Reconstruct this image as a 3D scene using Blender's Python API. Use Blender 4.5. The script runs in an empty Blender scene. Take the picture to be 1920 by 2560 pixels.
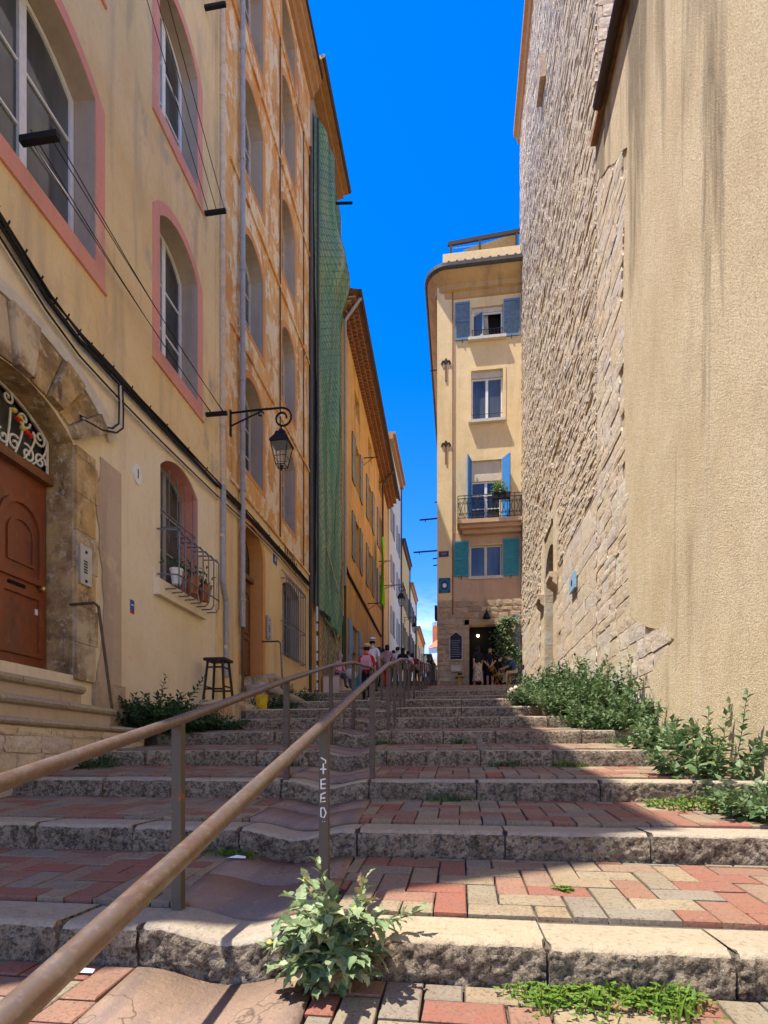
import bpy, bmesh, math, random
from mathutils import Vector, Matrix, noise
from mathutils.geometry import delaunay_2d_cdt
rnd = random.Random(11)
sc = bpy.context.scene
col = sc.collection
# ------------------------------------------------------------------ camera
TH = math.atan(190/1400.0); FPX = 1400.0; HV = 1894.0; CZ = 0.92
cd = bpy.data.cameras.new("camera"); cam = bpy.data.objects.new("camera", cd); col.objects.link(cam)
cam.location = (0, 0, CZ); cam.rotation_euler = (math.pi/2, 0, TH)
cd.sensor_fit = 'HORIZONTAL'; cd.sensor_width = 36; cd.lens = 36*FPX/1920
cd.shift_y = (HV-1280)/1920; cd.clip_start = .05; cd.clip_end = 6000
sc.camera = cam
# ------------------------------------------------------------------ light
SUN = Vector((.345, .19, -1)).normalized()
wd = bpy.data.worlds.new("World"); sc.world = wd; wd.use_nodes = True
wn = wd.node_tree; wn.nodes.clear()
wo = wn.nodes.new('ShaderNodeOutputWorld'); wb = wn.nodes.new('ShaderNodeBackground')
sk = wn.nodes.new('ShaderNodeTexSky'); sk.sky_type = 'NISHITA'; sk.sun_disc = False
sk.sun_elevation = math.asin(-SUN.z); sk.sun_rotation = math.atan2(-SUN.x, -SUN.y) % (2*math.pi)
sk.air_density = 1.0; sk.dust_density = .1; sk.ozone_density = 4.0; sk.altitude = 60
hs = wn.nodes.new('ShaderNodeHueSaturation'); hs.inputs['Saturation'].default_value = 1.47; hs.inputs['Value'].default_value = 1.0
tm_ = wn.nodes.new('ShaderNodeMixRGB'); tm_.blend_type = 'MULTIPLY'; tm_.inputs[0].default_value = 1; tm_.inputs[2].default_value = (.95, .80, .86, 1)
wn.links.new(sk.outputs[0], tm_.inputs[1]); wn.links.new(tm_.outputs[0], hs.inputs['Color'])
# thin fair-weather cloud low over the horizon, all round
tc = wn.nodes.new('ShaderNodeTexCoord'); sx = wn.nodes.new('ShaderNodeSeparateXYZ'); wn.links.new(tc.outputs['Generated'], sx.inputs[0])
mp = wn.nodes.new('ShaderNodeMapping'); mp.inputs['Scale'].default_value = (3.2, 3.2, 9); wn.links.new(tc.outputs['Generated'], mp.inputs[0])
nz = wn.nodes.new('ShaderNodeTexNoise'); nz.inputs['Scale'].default_value = 2.2; nz.inputs['Detail'].default_value = 7; nz.inputs['Roughness'].default_value = .6
wn.links.new(mp.outputs[0], nz.inputs['Vector'])
cr = wn.nodes.new('ShaderNodeMapRange'); cr.inputs[1].default_value = .42; cr.inputs[2].default_value = .72; cr.inputs[3].default_value = 0; cr.inputs[4].default_value = .75
wn.links.new(nz.outputs[0], cr.inputs[0])
el = wn.nodes.new('ShaderNodeMapRange'); el.inputs[1].default_value = .30; el.inputs[2].default_value = .10; el.inputs[3].default_value = 0; el.inputs[4].default_value = 1
wn.links.new(sx.outputs[2], el.inputs[0])
mm = wn.nodes.new('ShaderNodeMath'); mm.operation = 'MULTIPLY'; wn.links.new(cr.outputs[0], mm.inputs[0]); wn.links.new(el.outputs[0], mm.inputs[1])
mx = wn.nodes.new('ShaderNodeMixRGB'); mx.inputs[2].default_value = (9, 10, 11, 1)
wn.links.new(mm.outputs[0], mx.inputs[0]); wn.links.new(hs.outputs[0], mx.inputs[1])
wn.links.new(mx.outputs[0], wb.inputs[0]); wb.inputs[1].default_value = .15
wn.links.new(wb.outputs[0], wo.inputs[0])
sd = bpy.data.lights.new("sun", 'SUN'); sun = bpy.data.objects.new("sun", sd); col.objects.link(sun)
sd.energy = 3.25; sd.angle = math.radians(.5); sd.color = (1, .95, .86)
sun.rotation_euler = SUN.to_track_quat('-Z', 'Y').to_euler(); sun.location = (-10, -4, 30)
sc.view_settings.view_transform = 'Standard'; sc.view_settings.look = 'None'
sc.view_settings.exposure = 1.38; sc.view_settings.gamma = 1; sc.view_settings.use_curve_mapping = False
sc.render.engine = 'CYCLES'
sc.cycles.max_bounces = 8; sc.cycles.diffuse_bounces = 5; sc.cycles.glossy_bounces = 3; sc.cycles.transparent_max_bounces = 12
sc.cycles.use_denoising = True; sc.cycles.caustics_reflective = False; sc.cycles.caustics_refractive = False
sc.cycles.sample_clamp_indirect = 6
# ------------------------------------------------------------------ pixel -> direction helpers (a pixel gives only a direction)
ST, CT = math.sin(TH), math.cos(TH)
def ray(u, v):
    k = (u-960)/FPX
    return (-ST+CT*k, CT+ST*k, (HV-v)/FPX)
def onX(u, v, X):
    d = ray(u, v); t = X/d[0]; return (t*d[1], CZ+t*d[2])
def onY(u, v, Y):
    d = ray(u, v); t = Y/d[1]; return (t*d[0], CZ+t*d[2])
# ------------------------------------------------------------------ street profile
NST = 11
SY = [2.31+1.306*i for i in range(7)]+[12.3, 16.0, 16.35, 19.1]
SB = [.276*i for i in range(7)]+[2.0245, 2.4935, 2.70, 3.086]
RI = .1755
def tread(k, Y):                      # height of the tread above step k (0 = foreground)
    if k == 0: return -.10+.10*max(-3, (Y-1.0)/1.31)
    z0 = SB[k-1]+RI
    if k < NST:
        z1 = SB[k]; return z0+(z1-z0)*(Y-SY[k-1])/(SY[k]-SY[k-1])
    return z0
PROF = [(19.1, 3.2615), (21.5, 3.50), (21.501, 3.67), (24.0, 3.88), (25.6, 4.02), (25.601, 4.17), (26.4, 4.20), (26.401, 4.36), (27.2, 4.39), (27.201, 4.56), (28.0, 4.60), (28.001, 4.76), (60, 8.0), (90, 10.5), (3000, 10.5)]
def gz(Y):
    if Y < SY[0]: return tread(0, Y)
    for k in range(1, NST):
        if Y < SY[k]: return tread(k, Y)
    for a, b in zip(PROF, PROF[1:]):
        if Y <= b[0]: return a[1]+(b[1]-a[1])*(Y-a[0])/(b[0]-a[0])
    return 10.5
def gx(Y):                            # centre line of the gutter channel
    if Y < 8: return -1.03-.072*(Y-2.7)
    return -1.41-.02*min(Y-8, 10)
GW = .36
def dip(X, Y):
    t = abs(X-gx(Y))/GW
    return 0 if t >= 1 else -.058*(.5+.5*math.cos(math.pi*t))
def onG(u, v, y0=1.2, y1=80):
    d = ray(u, v); Y = y0
    while Y < y1:
        t = Y/d[1]
        if CZ+t*d[2] <= gz(Y): break
        Y += .01
    t = Y/d[1]; return (t*d[0], Y, gz(Y))
# ------------------------------------------------------------------ mesh builder
class MB:
    def __init__(s): s.v = []; s.f = []; s.m = []; s.r = []
    def add(s, vs, fs, m=0, r=None):
        o = len(s.v); s.v += [tuple(p) for p in vs]
        for f in fs: s.f.append([i+o for i in f]); s.m.append(m); s.r.append(r)
        return s
    def quad(s, a, b, c, d, m=0): return s.add([a, b, c, d], [(0, 1, 2, 3)], m)
    def box(s, x0, x1, y0, y1, z0, z1, m=0, r=None):
        return s.add([(x0,y0,z0),(x1,y0,z0),(x1,y1,z0),(x0,y1,z0),(x0,y0,z1),(x1,y0,z1),(x1,y1,z1),(x0,y1,z1)],
                     [(3,2,1,0),(4,5,6,7),(0,1,5,4),(1,2,6,5),(2,3,7,6),(3,0,4,7)], m, r)
    def pbox(s, P, s0, s1, z0, z1, o0, o1, m=0):   # a box in facade coordinates
        return s.add([P(s0,z0,o0),P(s1,z0,o0),P(s1,z0,o1),P(s0,z0,o1),P(s0,z1,o0),P(s1,z1,o0),P(s1,z1,o1),P(s0,z1,o1)],
                     [(3,2,1,0),(4,5,6,7),(0,1,5,4),(1,2,6,5),(2,3,7,6),(3,0,4,7)], m)
    def xbox(s, M, sx, sy, sz, m=0):               # centred box under a matrix
        p = [M @ Vector((x*sx/2, y*sy/2, z*sz/2)) for z in (-1, 1) for x, y in ((-1,-1),(1,-1),(1,1),(-1,1))]
        return s.add(p, [(3,2,1,0),(4,5,6,7),(0,1,5,4),(1,2,6,5),(2,3,7,6),(3,0,4,7)], m)
    def tube(s, pts, rad, n=6, m=0, caps=True):
        pts = [Vector(p) for p in pts]; N = len(pts)
        rr = [rad]*N if not isinstance(rad, (list, tuple)) else rad
        t0 = (pts[1]-pts[0]).normalized(); a = Vector((0,0,1)) if abs(t0.z) < .9 else Vector((1,0,0))
        nx = t0.cross(a).normalized(); vs = []
        for i in range(N):
            t = (pts[min(i+1, N-1)]-pts[max(i-1, 0)]); t = t.normalized() if t.length > 1e-9 else t0
            nx = (nx-t*nx.dot(t)); nx = nx.normalized() if nx.length > 1e-6 else t.orthogonal().normalized()
            ny = t.cross(nx)
            for j in range(n):
                q = 2*math.pi*j/n; vs.append(pts[i]+(nx*math.cos(q)+ny*math.sin(q))*rr[i])
        fs = [(i*n+j, i*n+(j+1)%n, (i+1)*n+(j+1)%n, (i+1)*n+j) for i in range(N-1) for j in range(n)]
        if caps: fs += [tuple(range(n))[::-1], tuple((N-1)*n+j for j in range(n))]
        return s.add(vs, fs, m)
    def lathe(s, c, prof, n=12, m=0, axis='z'):
        vs = []
        for r, h in prof:
            for j in range(n):
                q = 2*math.pi*j/n; x, y = r*math.cos(q), r*math.sin(q)
                p = (x, y, h) if axis == 'z' else ((h, x, y) if axis == 'x' else (x, h, y))
                vs.append((c[0]+p[0], c[1]+p[1], c[2]+p[2]))
        N = len(prof)
        fs = [(i*n+j, i*n+(j+1)%n, (i+1)*n+(j+1)%n, (i+1)*n+j) for i in range(N-1) for j in range(n)]
        fs += [tuple(range(n))[::-1], tuple((N-1)*n+j for j in range(n))]
        return s.add(vs, fs, m)
    def prism(s, P, poly, o0, o1, m=0, ms=None):   # extrude a facade polygon between two offsets
        n = len(poly); vs = [P(a, b, o0) for a, b in poly]+[P(a, b, o1) for a, b in poly]
        s.add(vs, [tuple(range(n))[::-1], tuple(range(n, 2*n))], m)
        return s.add(vs, [(i, (i+1)%n, n+(i+1)%n, n+i) for i in range(n)], m if ms is None else ms)
    def ring(s, P, inner, outer, o0, o1, m=0, close=True):
        n = len(inner); vs = [P(a,b,o1) for a,b in inner]+[P(a,b,o1) for a,b in outer]+[P(a,b,o0) for a,b in inner]+[P(a,b,o0) for a,b in outer]
        k = n if close else n-1; fs = []
        for i in range(k):
            j = (i+1) % n
            fs += [(i, j, n+j, n+i), (2*n+i, 2*n+j, j, i), (n+i, n+j, 3*n+j, 3*n+i)]
        return s.add(vs, fs, m)
    def sheet(s, P, outline, holes, o, m=0):
        pts = []; ed = []
        for lp in [outline]+holes:
            b = len(pts); pts += [Vector(p) for p in lp]; ed += [(b+i, b+(i+1) % len(lp)) for i in range(len(lp))]
        r = delaunay_2d_cdt(pts, ed, [], 0, 1e-5)
        vs = [P(p.x, p.y, o) for p in r[0]]; fs = []
        for f in r[2]:
            c = sum((r[0][i] for i in f), Vector((0, 0)))/len(f)
            if inpoly(c, outline) and not any(inpoly(c, h) for h in holes): fs.append(tuple(f))
        return s.add(vs, fs, m)
    def build(s, name, mats, parent=None, smooth=False, kind=None, at=None, rm=True):
        me = bpy.data.meshes.new(name)
        o = wloc(parent) if at is None else Vector(at)
        me.from_pydata([(p[0]-o.x, p[1]-o.y, p[2]-o.z) for p in s.v], [], s.f)
        mats = mats if isinstance(mats, (list, tuple)) else [mats]
        for mt in mats: me.materials.append(mt)
        if len(mats) > 1: me.polygons.foreach_set('material_index', s.m)
        if smooth: me.polygons.foreach_set('use_smooth', [True]*len(s.f))
        if rm and any(r is not None for r in s.r):
            at_ = me.attributes.new('rnd', 'FLOAT', 'FACE'); at_.data.foreach_set('value', [r or 0 for r in s.r])
        me.update(); ob = bpy.data.objects.new(name, me); col.objects.link(ob)
        if parent is not None: ob.parent = parent
        elif at is not None: ob.location = at
        if kind: ob['kind'] = kind
        return ob
def wloc(o):
    v = Vector((0, 0, 0))
    while o is not None: v += o.location; o = o.parent
    return v
def inpoly(p, poly):
    x, y = p[0], p[1]; c = False; n = len(poly)
    for i in range(n):
        x0, y0 = poly[i]; x1, y1 = poly[i-1]
        if (y0 > y) != (y1 > y) and x < (x1-x0)*(y-y0)/(y1-y0)+x0: c = not c
    return c
def empty(name, loc, label=None, cat=None, group=None, rz=0):
    o = bpy.data.objects.new(name, None); col.objects.link(o); o.location = loc; o.rotation_euler = (0, 0, rz)
    o.empty_display_size = .1
    return tag(o, label, cat, group)
def tag(o, label=None, cat=None, group=None, kind=None):
    if label: o['label'] = label
    if cat: o['category'] = cat
    if group: o['group'] = group
    if kind: o['kind'] = kind
    return o
def inst(mesh, name, parent, loc, rot=(0,0,0), scale=(1,1,1)):
    o = bpy.data.objects.new(name, mesh); col.objects.link(o); o.parent = parent
    o.location = Vector(loc)-wloc(parent); o.rotation_euler = rot; o.scale = scale
    return o
def PL(X0): return lambda s, z, o=0: (X0+o, s, z)          # facade facing +X (left side of the street)
def PR(X0): return lambda s, z, o=0: (X0-o, s, z)          # facade facing -X
def PF(Y0): return lambda s, z, o=0: (s, Y0-o, z)          # facade facing the camera
def arch(s0, s1, z0, zs, rise, n=10):
    pts = [(s0, z0), (s1, z0), (s1, zs)]
    if rise <= 0: return pts+[(s0, zs)]
    c = (s0+s1)/2; w = (s1-s0)/2; R = (w*w+rise*rise)/(2*rise); zc = zs+rise-R; a = math.asin(min(1, w/R))
    if rise > w: a = math.pi-a
    for i in range(1, n): q = a-2*a*i/n; pts.append((c+R*math.sin(q), zc+R*math.cos(q)))
    return pts+[(s0, zs)]
def grow(s0, s1, z0, zs, rise, g, gb=None, n=10):
    return arch(s0-g, s1+g, z0-(g if gb is None else gb), zs+.0, rise+g, n)
# ------------------------------------------------------------------ materials
class NT:
    def __init__(s, name):
        s.mat = bpy.data.materials.new(name); s.mat.use_nodes = True; s.t = s.mat.node_tree; s.n = s.t.nodes
        s.b = s.n['Principled BSDF']; s.pos = None
    def new(s, t, **kw):
        n = s.n.new(t)
        for k, v in kw.items():
            if hasattr(n, k): setattr(n, k, v)
            else: n.inputs[k].default_value = v
        return n
    def l(s, a, b): s.t.links.new(a, b)
    def P(s, scale=(1,1,1), obj=False):
        g = s.new('ShaderNodeTexCoord').outputs['Object'] if obj else s.new('ShaderNodeNewGeometry').outputs['Position']
        m = s.new('ShaderNodeMapping'); m.inputs['Scale'].default_value = scale; s.l(g, m.inputs[0]); return m.outputs[0]
    def noise(s, sc_, scale=(1,1,1), det=5, rough=.55, dist=0, obj=False):
        n = s.new('ShaderNodeTexNoise'); n.inputs['Scale'].default_value = sc_; n.inputs['Detail'].default_value = det
        n.inputs['Roughness'].default_value = rough; n.inputs['Distortion'].default_value = dist
        s.l(s.P(scale, obj), n.inputs['Vector']); return n.outputs[0]
    def vor(s, sc_, scale=(1,1,1), feat='F1', obj=False):
        n = s.new('ShaderNodeTexVoronoi'); n.feature = feat; n.inputs['Scale'].default_value = sc_
        s.l(s.P(scale, obj), n.inputs['Vector']); return n.outputs[0]
    def rng(s, x, a, b, c=0, d=1):
        n = s.new('ShaderNodeMapRange'); n.inputs[1].default_value = a; n.inputs[2].default_value = b; n.inputs[3].default_value = c; n.inputs[4].default_value = d
        s.l(x, n.inputs[0]); return n.outputs[0]
    def math(s, op, a, b):
        n = s.new('ShaderNodeMath'); n.operation = op
        for i, x in enumerate((a, b)):
            if isinstance(x, (int, float)): n.inputs[i].default_value = x
            else: s.l(x, n.inputs[i])
        return n.outputs[0]
    def mix(s, f, a, b, mode='MIX'):
        n = s.new('ShaderNodeMixRGB'); n.blend_type = mode
        for i, x in enumerate((f, a, b)):
            if isinstance(x, (int, float)): n.inputs[i].default_value = x
            elif isinstance(x, tuple): n.inputs[i].default_value = (*x, 1)
            else: s.l(x, n.inputs[i])
        return n.outputs[0]
    def ramp(s, x, stops, const=False):
        n = s.new('ShaderNodeValToRGB'); r = n.color_ramp
        if const: r.interpolation = 'CONSTANT'
        while len(r.elements) > 1: r.elements.remove(r.elements[-1])
        r.elements[0].position = stops[0][0]; r.elements[0].color = (*stops[0][1], 1)
        for p, c in stops[1:]: e = r.elements.new(p); e.color = (*c, 1)
        s.l(x, n.inputs[0]); return n.outputs[0]
    def rid(s):                       # a random number per object plus one per face
        a = s.new('ShaderNodeObjectInfo').outputs['Random']; b = s.new('ShaderNodeAttribute'); b.attribute_name = 'rnd'
        return s.math('FRACT', s.math('ADD', a, b.outputs['Fac']), 0)
    def bump(s, h, st=.3, d=.02, prev=None):
        n = s.new('ShaderNodeBump'); n.inputs['Strength'].default_value = st; n.inputs['Distance'].default_value = d
        s.l(h, n.inputs['Height'])
        if prev is not None: s.l(prev, n.inputs['Normal'])
        return n.outputs[0]
    def out(s, c=None, rough=.8, nrm=None, metal=0, spec=.3):
        if c is not None:
            if isinstance(c, tuple): s.b.inputs['Base Color'].default_value = (*c, 1)
            else: s.l(c, s.b.inputs['Base Color'])
        if isinstance(rough, (int, float)): s.b.inputs['Roughness'].default_value = rough
        else: s.l(rough, s.b.inputs['Roughness'])
        s.b.inputs['Metallic'].default_value = metal; s.b.inputs['Specular IOR Level'].default_value = spec
        if nrm is not None: s.l(nrm, s.b.inputs['Normal'])
        return s.mat
def plaster(name, a, b, dark, worn=None, streak=.5, grain=.35, fine=55, wornk=(.60,.68), patch=1.1, fleck=.45):
    t = NT(name)
    c = t.mix(t.rng(t.noise(.9, det=7, rough=.65), .38, .66), a, b)
    c = t.mix(t.rng(t.noise(2.4, (1, 1, .13), det=6, rough=.6, dist=.4), .50, .74, 0, streak), c, dark)
    c = t.mix(t.rng(t.noise(9, det=5), .55, .8, 0, .3), c, dark)
    if worn: c = t.mix(t.rng(t.noise(patch, (1,1,.7), det=9, rough=.68), wornk[0], wornk[1]), c, worn)
    c = t.mix(t.rng(t.noise(19, (1, 1, .3), det=7, rough=.8), .60, .68, 0, fleck), c, tuple(x*.6 for x in dark))
    c = t.mix(t.rng(t.noise(5, (1, 1, .5), det=8, rough=.75, dist=.8), .56, .72, 0, fleck*.7), c, tuple(min(1, x*1.1+.04) for x in a))
    c = t.mix(t.rng(t.noise(fine, det=3), .3, .75, .0, .28), c, dark)
    n = t.bump(t.noise(1.6, det=3), .25, .05); n = t.bump(t.noise(7, det=6, rough=.7), .35, .02, n); n = t.bump(t.noise(fine*1.3, det=4), grain, .008, n)
    return t.out(c, .88, n)
def plain(name, c, rough=.6, metal=0, var=.25, sc_=8, bump=.1, spec=.3, dark=None, obj=False):
    t = NT(name); d = dark or tuple(x*.45 for x in c)
    k = t.mix(t.rng(t.noise(sc_, det=6, rough=.65, obj=obj), .42, .75, 0, min(1, var*2)), c, d)
    return t.out(k, rough, t.bump(t.noise(sc_*5, det=4, obj=obj), bump, .01), metal, spec)
def stone(name, cols, dark, scale=1, pit=.6, grain=.6):
    t = NT(name)
    c = t.ramp(t.rid(), [(i/len(cols), k) for i, k in enumerate(cols)])
    c = t.mix(t.rng(t.noise(3*scale, det=7, rough=.7), .4, .75, 0, .6), c, dark)
    c = t.mix(t.rng(t.noise(16*scale, det=6, rough=.75), .52, .68, 0, pit), c, tuple(x*.45 for x in dark))
    n = t.bump(t.noise(5*scale, det=6, rough=.7), .6, .05); n = t.bump(t.noise(28*scale, det=5, rough=.7), grain, .02, n)
    return t.out(c, .9, n)
M = {}
M['yellow'] = plaster('yellow_plaster', (.86,.66,.34), (.78,.55,.24), (.44,.34,.22), (.46,.39,.28), .85, wornk=(.58,.68))
M['yellow_low'] = plaster('pale_plaster', (.86,.75,.53), (.80,.66,.43), (.54,.44,.31), None, .5)
M['orange'] = plaster('orange_plaster', (.84,.50,.18), (.70,.31,.075), (.32,.18,.09), (.86,.69,.45), .85, wornk=(.49,.54), patch=2.4, fleck=.85)
M['orange_low'] = plaster('worn_low_plaster', (.82,.57,.26), (.8,.64,.36), (.42,.31,.18), (.55,.28,.15), .55, wornk=(.66,.70))
M['pink'] = plaster('pink_paint', (.80,.34,.25), (.72,.34,.25), (.48,.22,.17), (.74,.52,.36), .6, wornk=(.58,.70))
M['reveal'] = plaster('grey_reveal', (.52,.42,.31), (.44,.35,.27), (.28,.22,.17), (.36,.31,.28), .5)
M['patch'] = plaster('grey_tan_patch', (.58,.46,.34), (.50,.38,.28), (.30,.23,.17), (.66,.54,.36), .6, wornk=(.6,.66))
M['orange_frame'] = plaster('orange_paint', (.72,.34,.10), (.64,.28,.08), (.36,.2,.1), (.6,.45,.26), .5, wornk=(.6,.66))
M['ochre'] = plaster('ochre_plaster', (.78,.47,.14), (.68,.37,.09), (.28,.17,.08), (.5,.36,.2), .9, wornk=(.62,.7))
M['ochre2'] = plaster('light_ochre_plaster', (.72,.48,.17), (.66,.42,.13), (.34,.22,.1), None, .6)
M['cream'] = plaster('cream_plaster', (.76,.66,.5), (.7,.58,.42), (.45,.36,.25), None, .4)
M['grey_wall'] = plaster('grey_plaster', (.42,.36,.3), (.36,.3,.24), (.2,.16,.13), None, .5)
M['cafe'] = plaster('cafe_plaster', (.90,.69,.38), (.84,.61,.30), (.46,.32,.17), None, .35)
M['cafe_low'] = plaster('cafe_pinkish_plaster', (.66,.44,.29), (.58,.36,.22), (.36,.24,.15), (.6,.42,.24), .4)
M['eave'] = plaster('eave_plaster', (.62,.38,.14), (.52,.3,.1), (.22,.14,.07), None, .7)
t = NT('roughcast')                   # the big rendered wall on the right
c = t.mix(t.rng(t.noise(.7, det=6, rough=.6), .36, .66), (.76,.62,.40), (.68,.53,.32))
c = t.mix(t.rng(t.noise(3, (1,1,.2), det=6), .5, .8, 0, .4), c, (.80,.70,.52))
stz = t.rng(t.math('ADD', 0, t.noise(1, det=2)), 0, 1)
sp = t.new('ShaderNodeSeparateXYZ'); t.l(t.new('ShaderNodeNewGeometry').outputs['Position'], sp.inputs[0])
hz = t.rng(sp.outputs[2], 4.5, 11.5, 0, 1)
st1 = t.math('MULTIPLY', t.rng(t.math('ADD', t.noise(1.1, (1,1,.09), det=7, rough=.62, dist=.5), t.math('MULTIPLY', hz, .17)), .60, .70), 1)
c = t.mix(t.math('MULTIPLY', st1, .82), c, (.115,.095,.06))
c = t.mix(t.rng(t.noise(2.2, (1,1,.45), det=8, rough=.7, dist=.6), .47, .66, 0, .45), c, (.50,.38,.23)); c = t.mix(t.rng(t.noise(20, det=6, rough=.8), .48, .62, 0, .55), c, (.42,.30,.17))
c = t.mix(t.rng(t.noise(60, det=3, rough=.7), .50, .64, 0, .6), c, (.32,.22,.13))
n = t.bump(t.noise(2, det=3), .3, .05); n = t.bump(t.noise(34, det=9, rough=.85), .8, .016, n); n = t.bump(t.vor(60), .5, .01, n)
M['roughcast'] = t.out(c, .92, n)
M['tower'] = stone('tower_stone', [(.72,.60,.43), (.68,.54,.36), (.76,.67,.53), (.64,.52,.39), (.74,.58,.40), (.66,.57,.48)], (.44,.33,.22), 1, .55, .7)
M['tower_smooth'] = stone('dressed_stone', [(.66,.55,.38), (.70,.6,.44), (.64,.5,.32)], (.52,.40,.26), .6, .2, .35)
M['mortar'] = plain('mortar', (.54,.43,.28), .95, var=.5, sc_=9, bump=.6)
M['rubble'] = stone('rubble_stone', [(.60,.40,.22), (.52,.34,.2), (.64,.50,.33), (.44,.30,.2), (.56,.42,.28)], (.26,.18,.11), 1.3, .6, .7)
t = NT('portal_stone'); c = t.ramp(t.rid(), [(0, (.60,.43,.20)), (.3, (.52,.35,.14)), (.6, (.64,.51,.31)), (.85, (.56,.45,.3))])
c = t.mix(t.rng(t.noise(1.7, det=7, rough=.68), .44, .60, 0, .85), c, (.20,.125,.06)); c = t.mix(t.rng(t.noise(7, det=7, rough=.75), .54, .62, 0, .8), c, (.62,.52,.36)); c = t.mix(t.rng(t.noise(5, (1,1,.3), det=7, rough=.75), .58, .66, 0, .85), c, (.09,.065,.04))
n = t.bump(t.noise(6, det=6, rough=.7), .7, .03); M['portal'] = t.out(c, .9, t.bump(t.noise(35, det=4), .4, .01, n))
M['kerb_top'] = stone('kerb_worn_top', [(0.470,0.386,0.252), (0.420,0.344,0.235), (0.487,0.403,0.252), (0.420,0.353,0.260)], (.36,.27,.17), 1.8, .6, .5)
t = NT('kerb_rough_face')
c = t.ramp(t.rid(), [(0, (0.538,0.428,0.294)), (.25, (0.470,0.370,0.244)), (.5, (0.554,0.445,0.286)), (.75, (0.462,0.378,0.269))])
c = t.mix(t.rng(t.noise(2.6, det=6, rough=.65), .40, .66, 0, .8), c, (.30,.225,.15))
c = t.mix(t.rng(t.noise(14, det=9, rough=.85), .47, .58, 0, .88), c, (.085,.062,.042))
c = t.mix(t.rng(t.noise(30, det=6, rough=.8), .50, .58, 0, .8), c, (.05,.038,.028))
c = t.mix(t.rng(t.noise(24, det=5, rough=.8), .60, .68, 0, .7), c, (.72,.64,.5))
n = t.bump(t.noise(4, det=5, rough=.65), .8, .06); n = t.bump(t.noise(17, det=6, rough=.72), 1.0, .05, n); n = t.bump(t.noise(55, det=4, rough=.7), .8, .015, n)
M['kerb'] = t.out(c, .92, n)
def brickmat():
    t = NT('paving_brick'); r = t.rid()
    c = t.ramp(r, [(0,(0.311,0.105,0.066)),(.12,(0.294,0.147,0.092)),(.22,(0.344,0.260,0.151)),(.36,(0.277,0.231,0.151)),(.46,(0.302,0.118,0.071)),(.56,(0.302,0.197,0.126)),(.66,(0.260,0.223,0.164)),(.78,(0.319,0.164,0.105)),(.88,(0.336,0.265,0.164))], True)
    c = t.mix(t.rng(t.noise(3, det=6, rough=.7), .36, .7, 0, .6), c, (.20,.135,.09))
    c = t.mix(t.rng(t.noise(62, det=5, rough=.85), .52, .62, 0, .85), c, (.10,.066,.045)); c = t.mix(t.rng(t.noise(38, det=5, rough=.85), .60, .70, 0, .4), c, (.56,.46,.33))
    c = t.mix(t.rng(t.noise(.8, det=4), .5, .75, 0, .35), c, (.24,.14,.1))
    n = t.bump(t.noise(14, det=5), .3, .012); n = t.bump(t.noise(90, det=4, rough=.8), .5, .006, n)
    return t.out(c, .82, n)
M['brick'] = brickmat()
t = NT('gutter_concrete')
c = t.mix(t.rng(t.noise(2.2, det=7, rough=.65), .36, .7), (.36,.24,.165), (.23,.15,.105))
c = t.mix(t.rng(t.noise(1.3, (2.5,.35,1), det=6, dist=.6), .52, .64, 0, .6), c, (.17,.13,.125))
c = t.mix(t.rng(t.noise(55, det=4, rough=.8), .56, .68, 0, .6), c, (.14,.09,.07))
vd = t.math('ABSOLUTE', t.math('SUBTRACT', t.noise(1.1, det=5, rough=.6), .5), 0); c = t.mix(t.rng(vd, .0, .005, .75, 0), c, (.06,.042,.034)); c = t.mix(t.rng(t.noise(26, det=6, rough=.8), .58, .68, 0, .5), c, (.50,.40,.30))
M['gutter'] = t.out(c, .75, t.bump(t.noise(40, det=5, rough=.75), .7, .012))
t = NT('paving_far')
b = t.new('ShaderNodeTexBrick'); b.inputs['Scale'].default_value = 2.4; b.inputs['Color1'].default_value = (.42,.22,.14,1); b.inputs['Color2'].default_value = (.40,.32,.22,1); b.inputs['Mortar'].default_value = (.13,.1,.08,1)
b.inputs['Mortar Size'].default_value = .02; b.offset = .5; t.l(t.P(), b.inputs['Vector'])
M['paving'] = t.out(t.mix(t.rng(t.noise(2, det=6), .4, .8, 0, .5), b.outputs[0], (.3,.24,.18)), .85, t.bump(t.noise(30), .4, .01))
M['bed'] = plain('joint_dirt', (.13,.10,.075), .95, var=.5, sc_=14, bump=.5)
M['ground'] = plain('ground_earth', (.30,.25,.19), .95, var=.4, sc_=1, bump=.3)
t = NT('rusty_rail')
c = t.mix(t.rng(t.noise(11, det=7, rough=.7), .36, .62), (.19,.15,.12), (.19,.115,.08))
c = t.mix(t.rng(t.noise(45, det=5, rough=.7), .5, .7, 0, .5), c, (.36,.28,.23))
M['rail'] = t.out(c, t.rng(t.noise(20), .3, .7, .28, .5), t.bump(t.noise(60, det=4), .15, .004), .45, .5)
t = NT('painted_post')
c = t.mix(t.rng(t.noise(6, det=6, rough=.7), .58, .64), (.105,.085,.06), (.30,.085,.03))
M['post'] = t.out(t.mix(t.rng(t.noise(30, det=5), .5, .75, 0, .5), c, (.12,.1,.09)), .6, t.bump(t.noise(40), .2, .006), .1)
M['post_dark'] = plain('dark_post', (.12,.085,.06), .55, .2, .4, 14, .15)
M['iron'] = plain('black_iron', (.010,.010,.011), .65, 0, .3, 20, .1)
M['iron_white'] = plain('white_ironwork', (.80,.78,.72), .5, 0, .15, 20, .05)
M['iron_grey'] = plain('grey_iron_bars', (.20,.21,.22), .45, .5, .4, 18, .15)
M['door_red'] = NT('varnished_door')
t = M['door_red']; c = t.mix(t.rng(t.noise(2.5, (1,1,.5), det=8, rough=.72), .40, .62), (.26,.066,.018), (.17,.06,.032))
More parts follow.
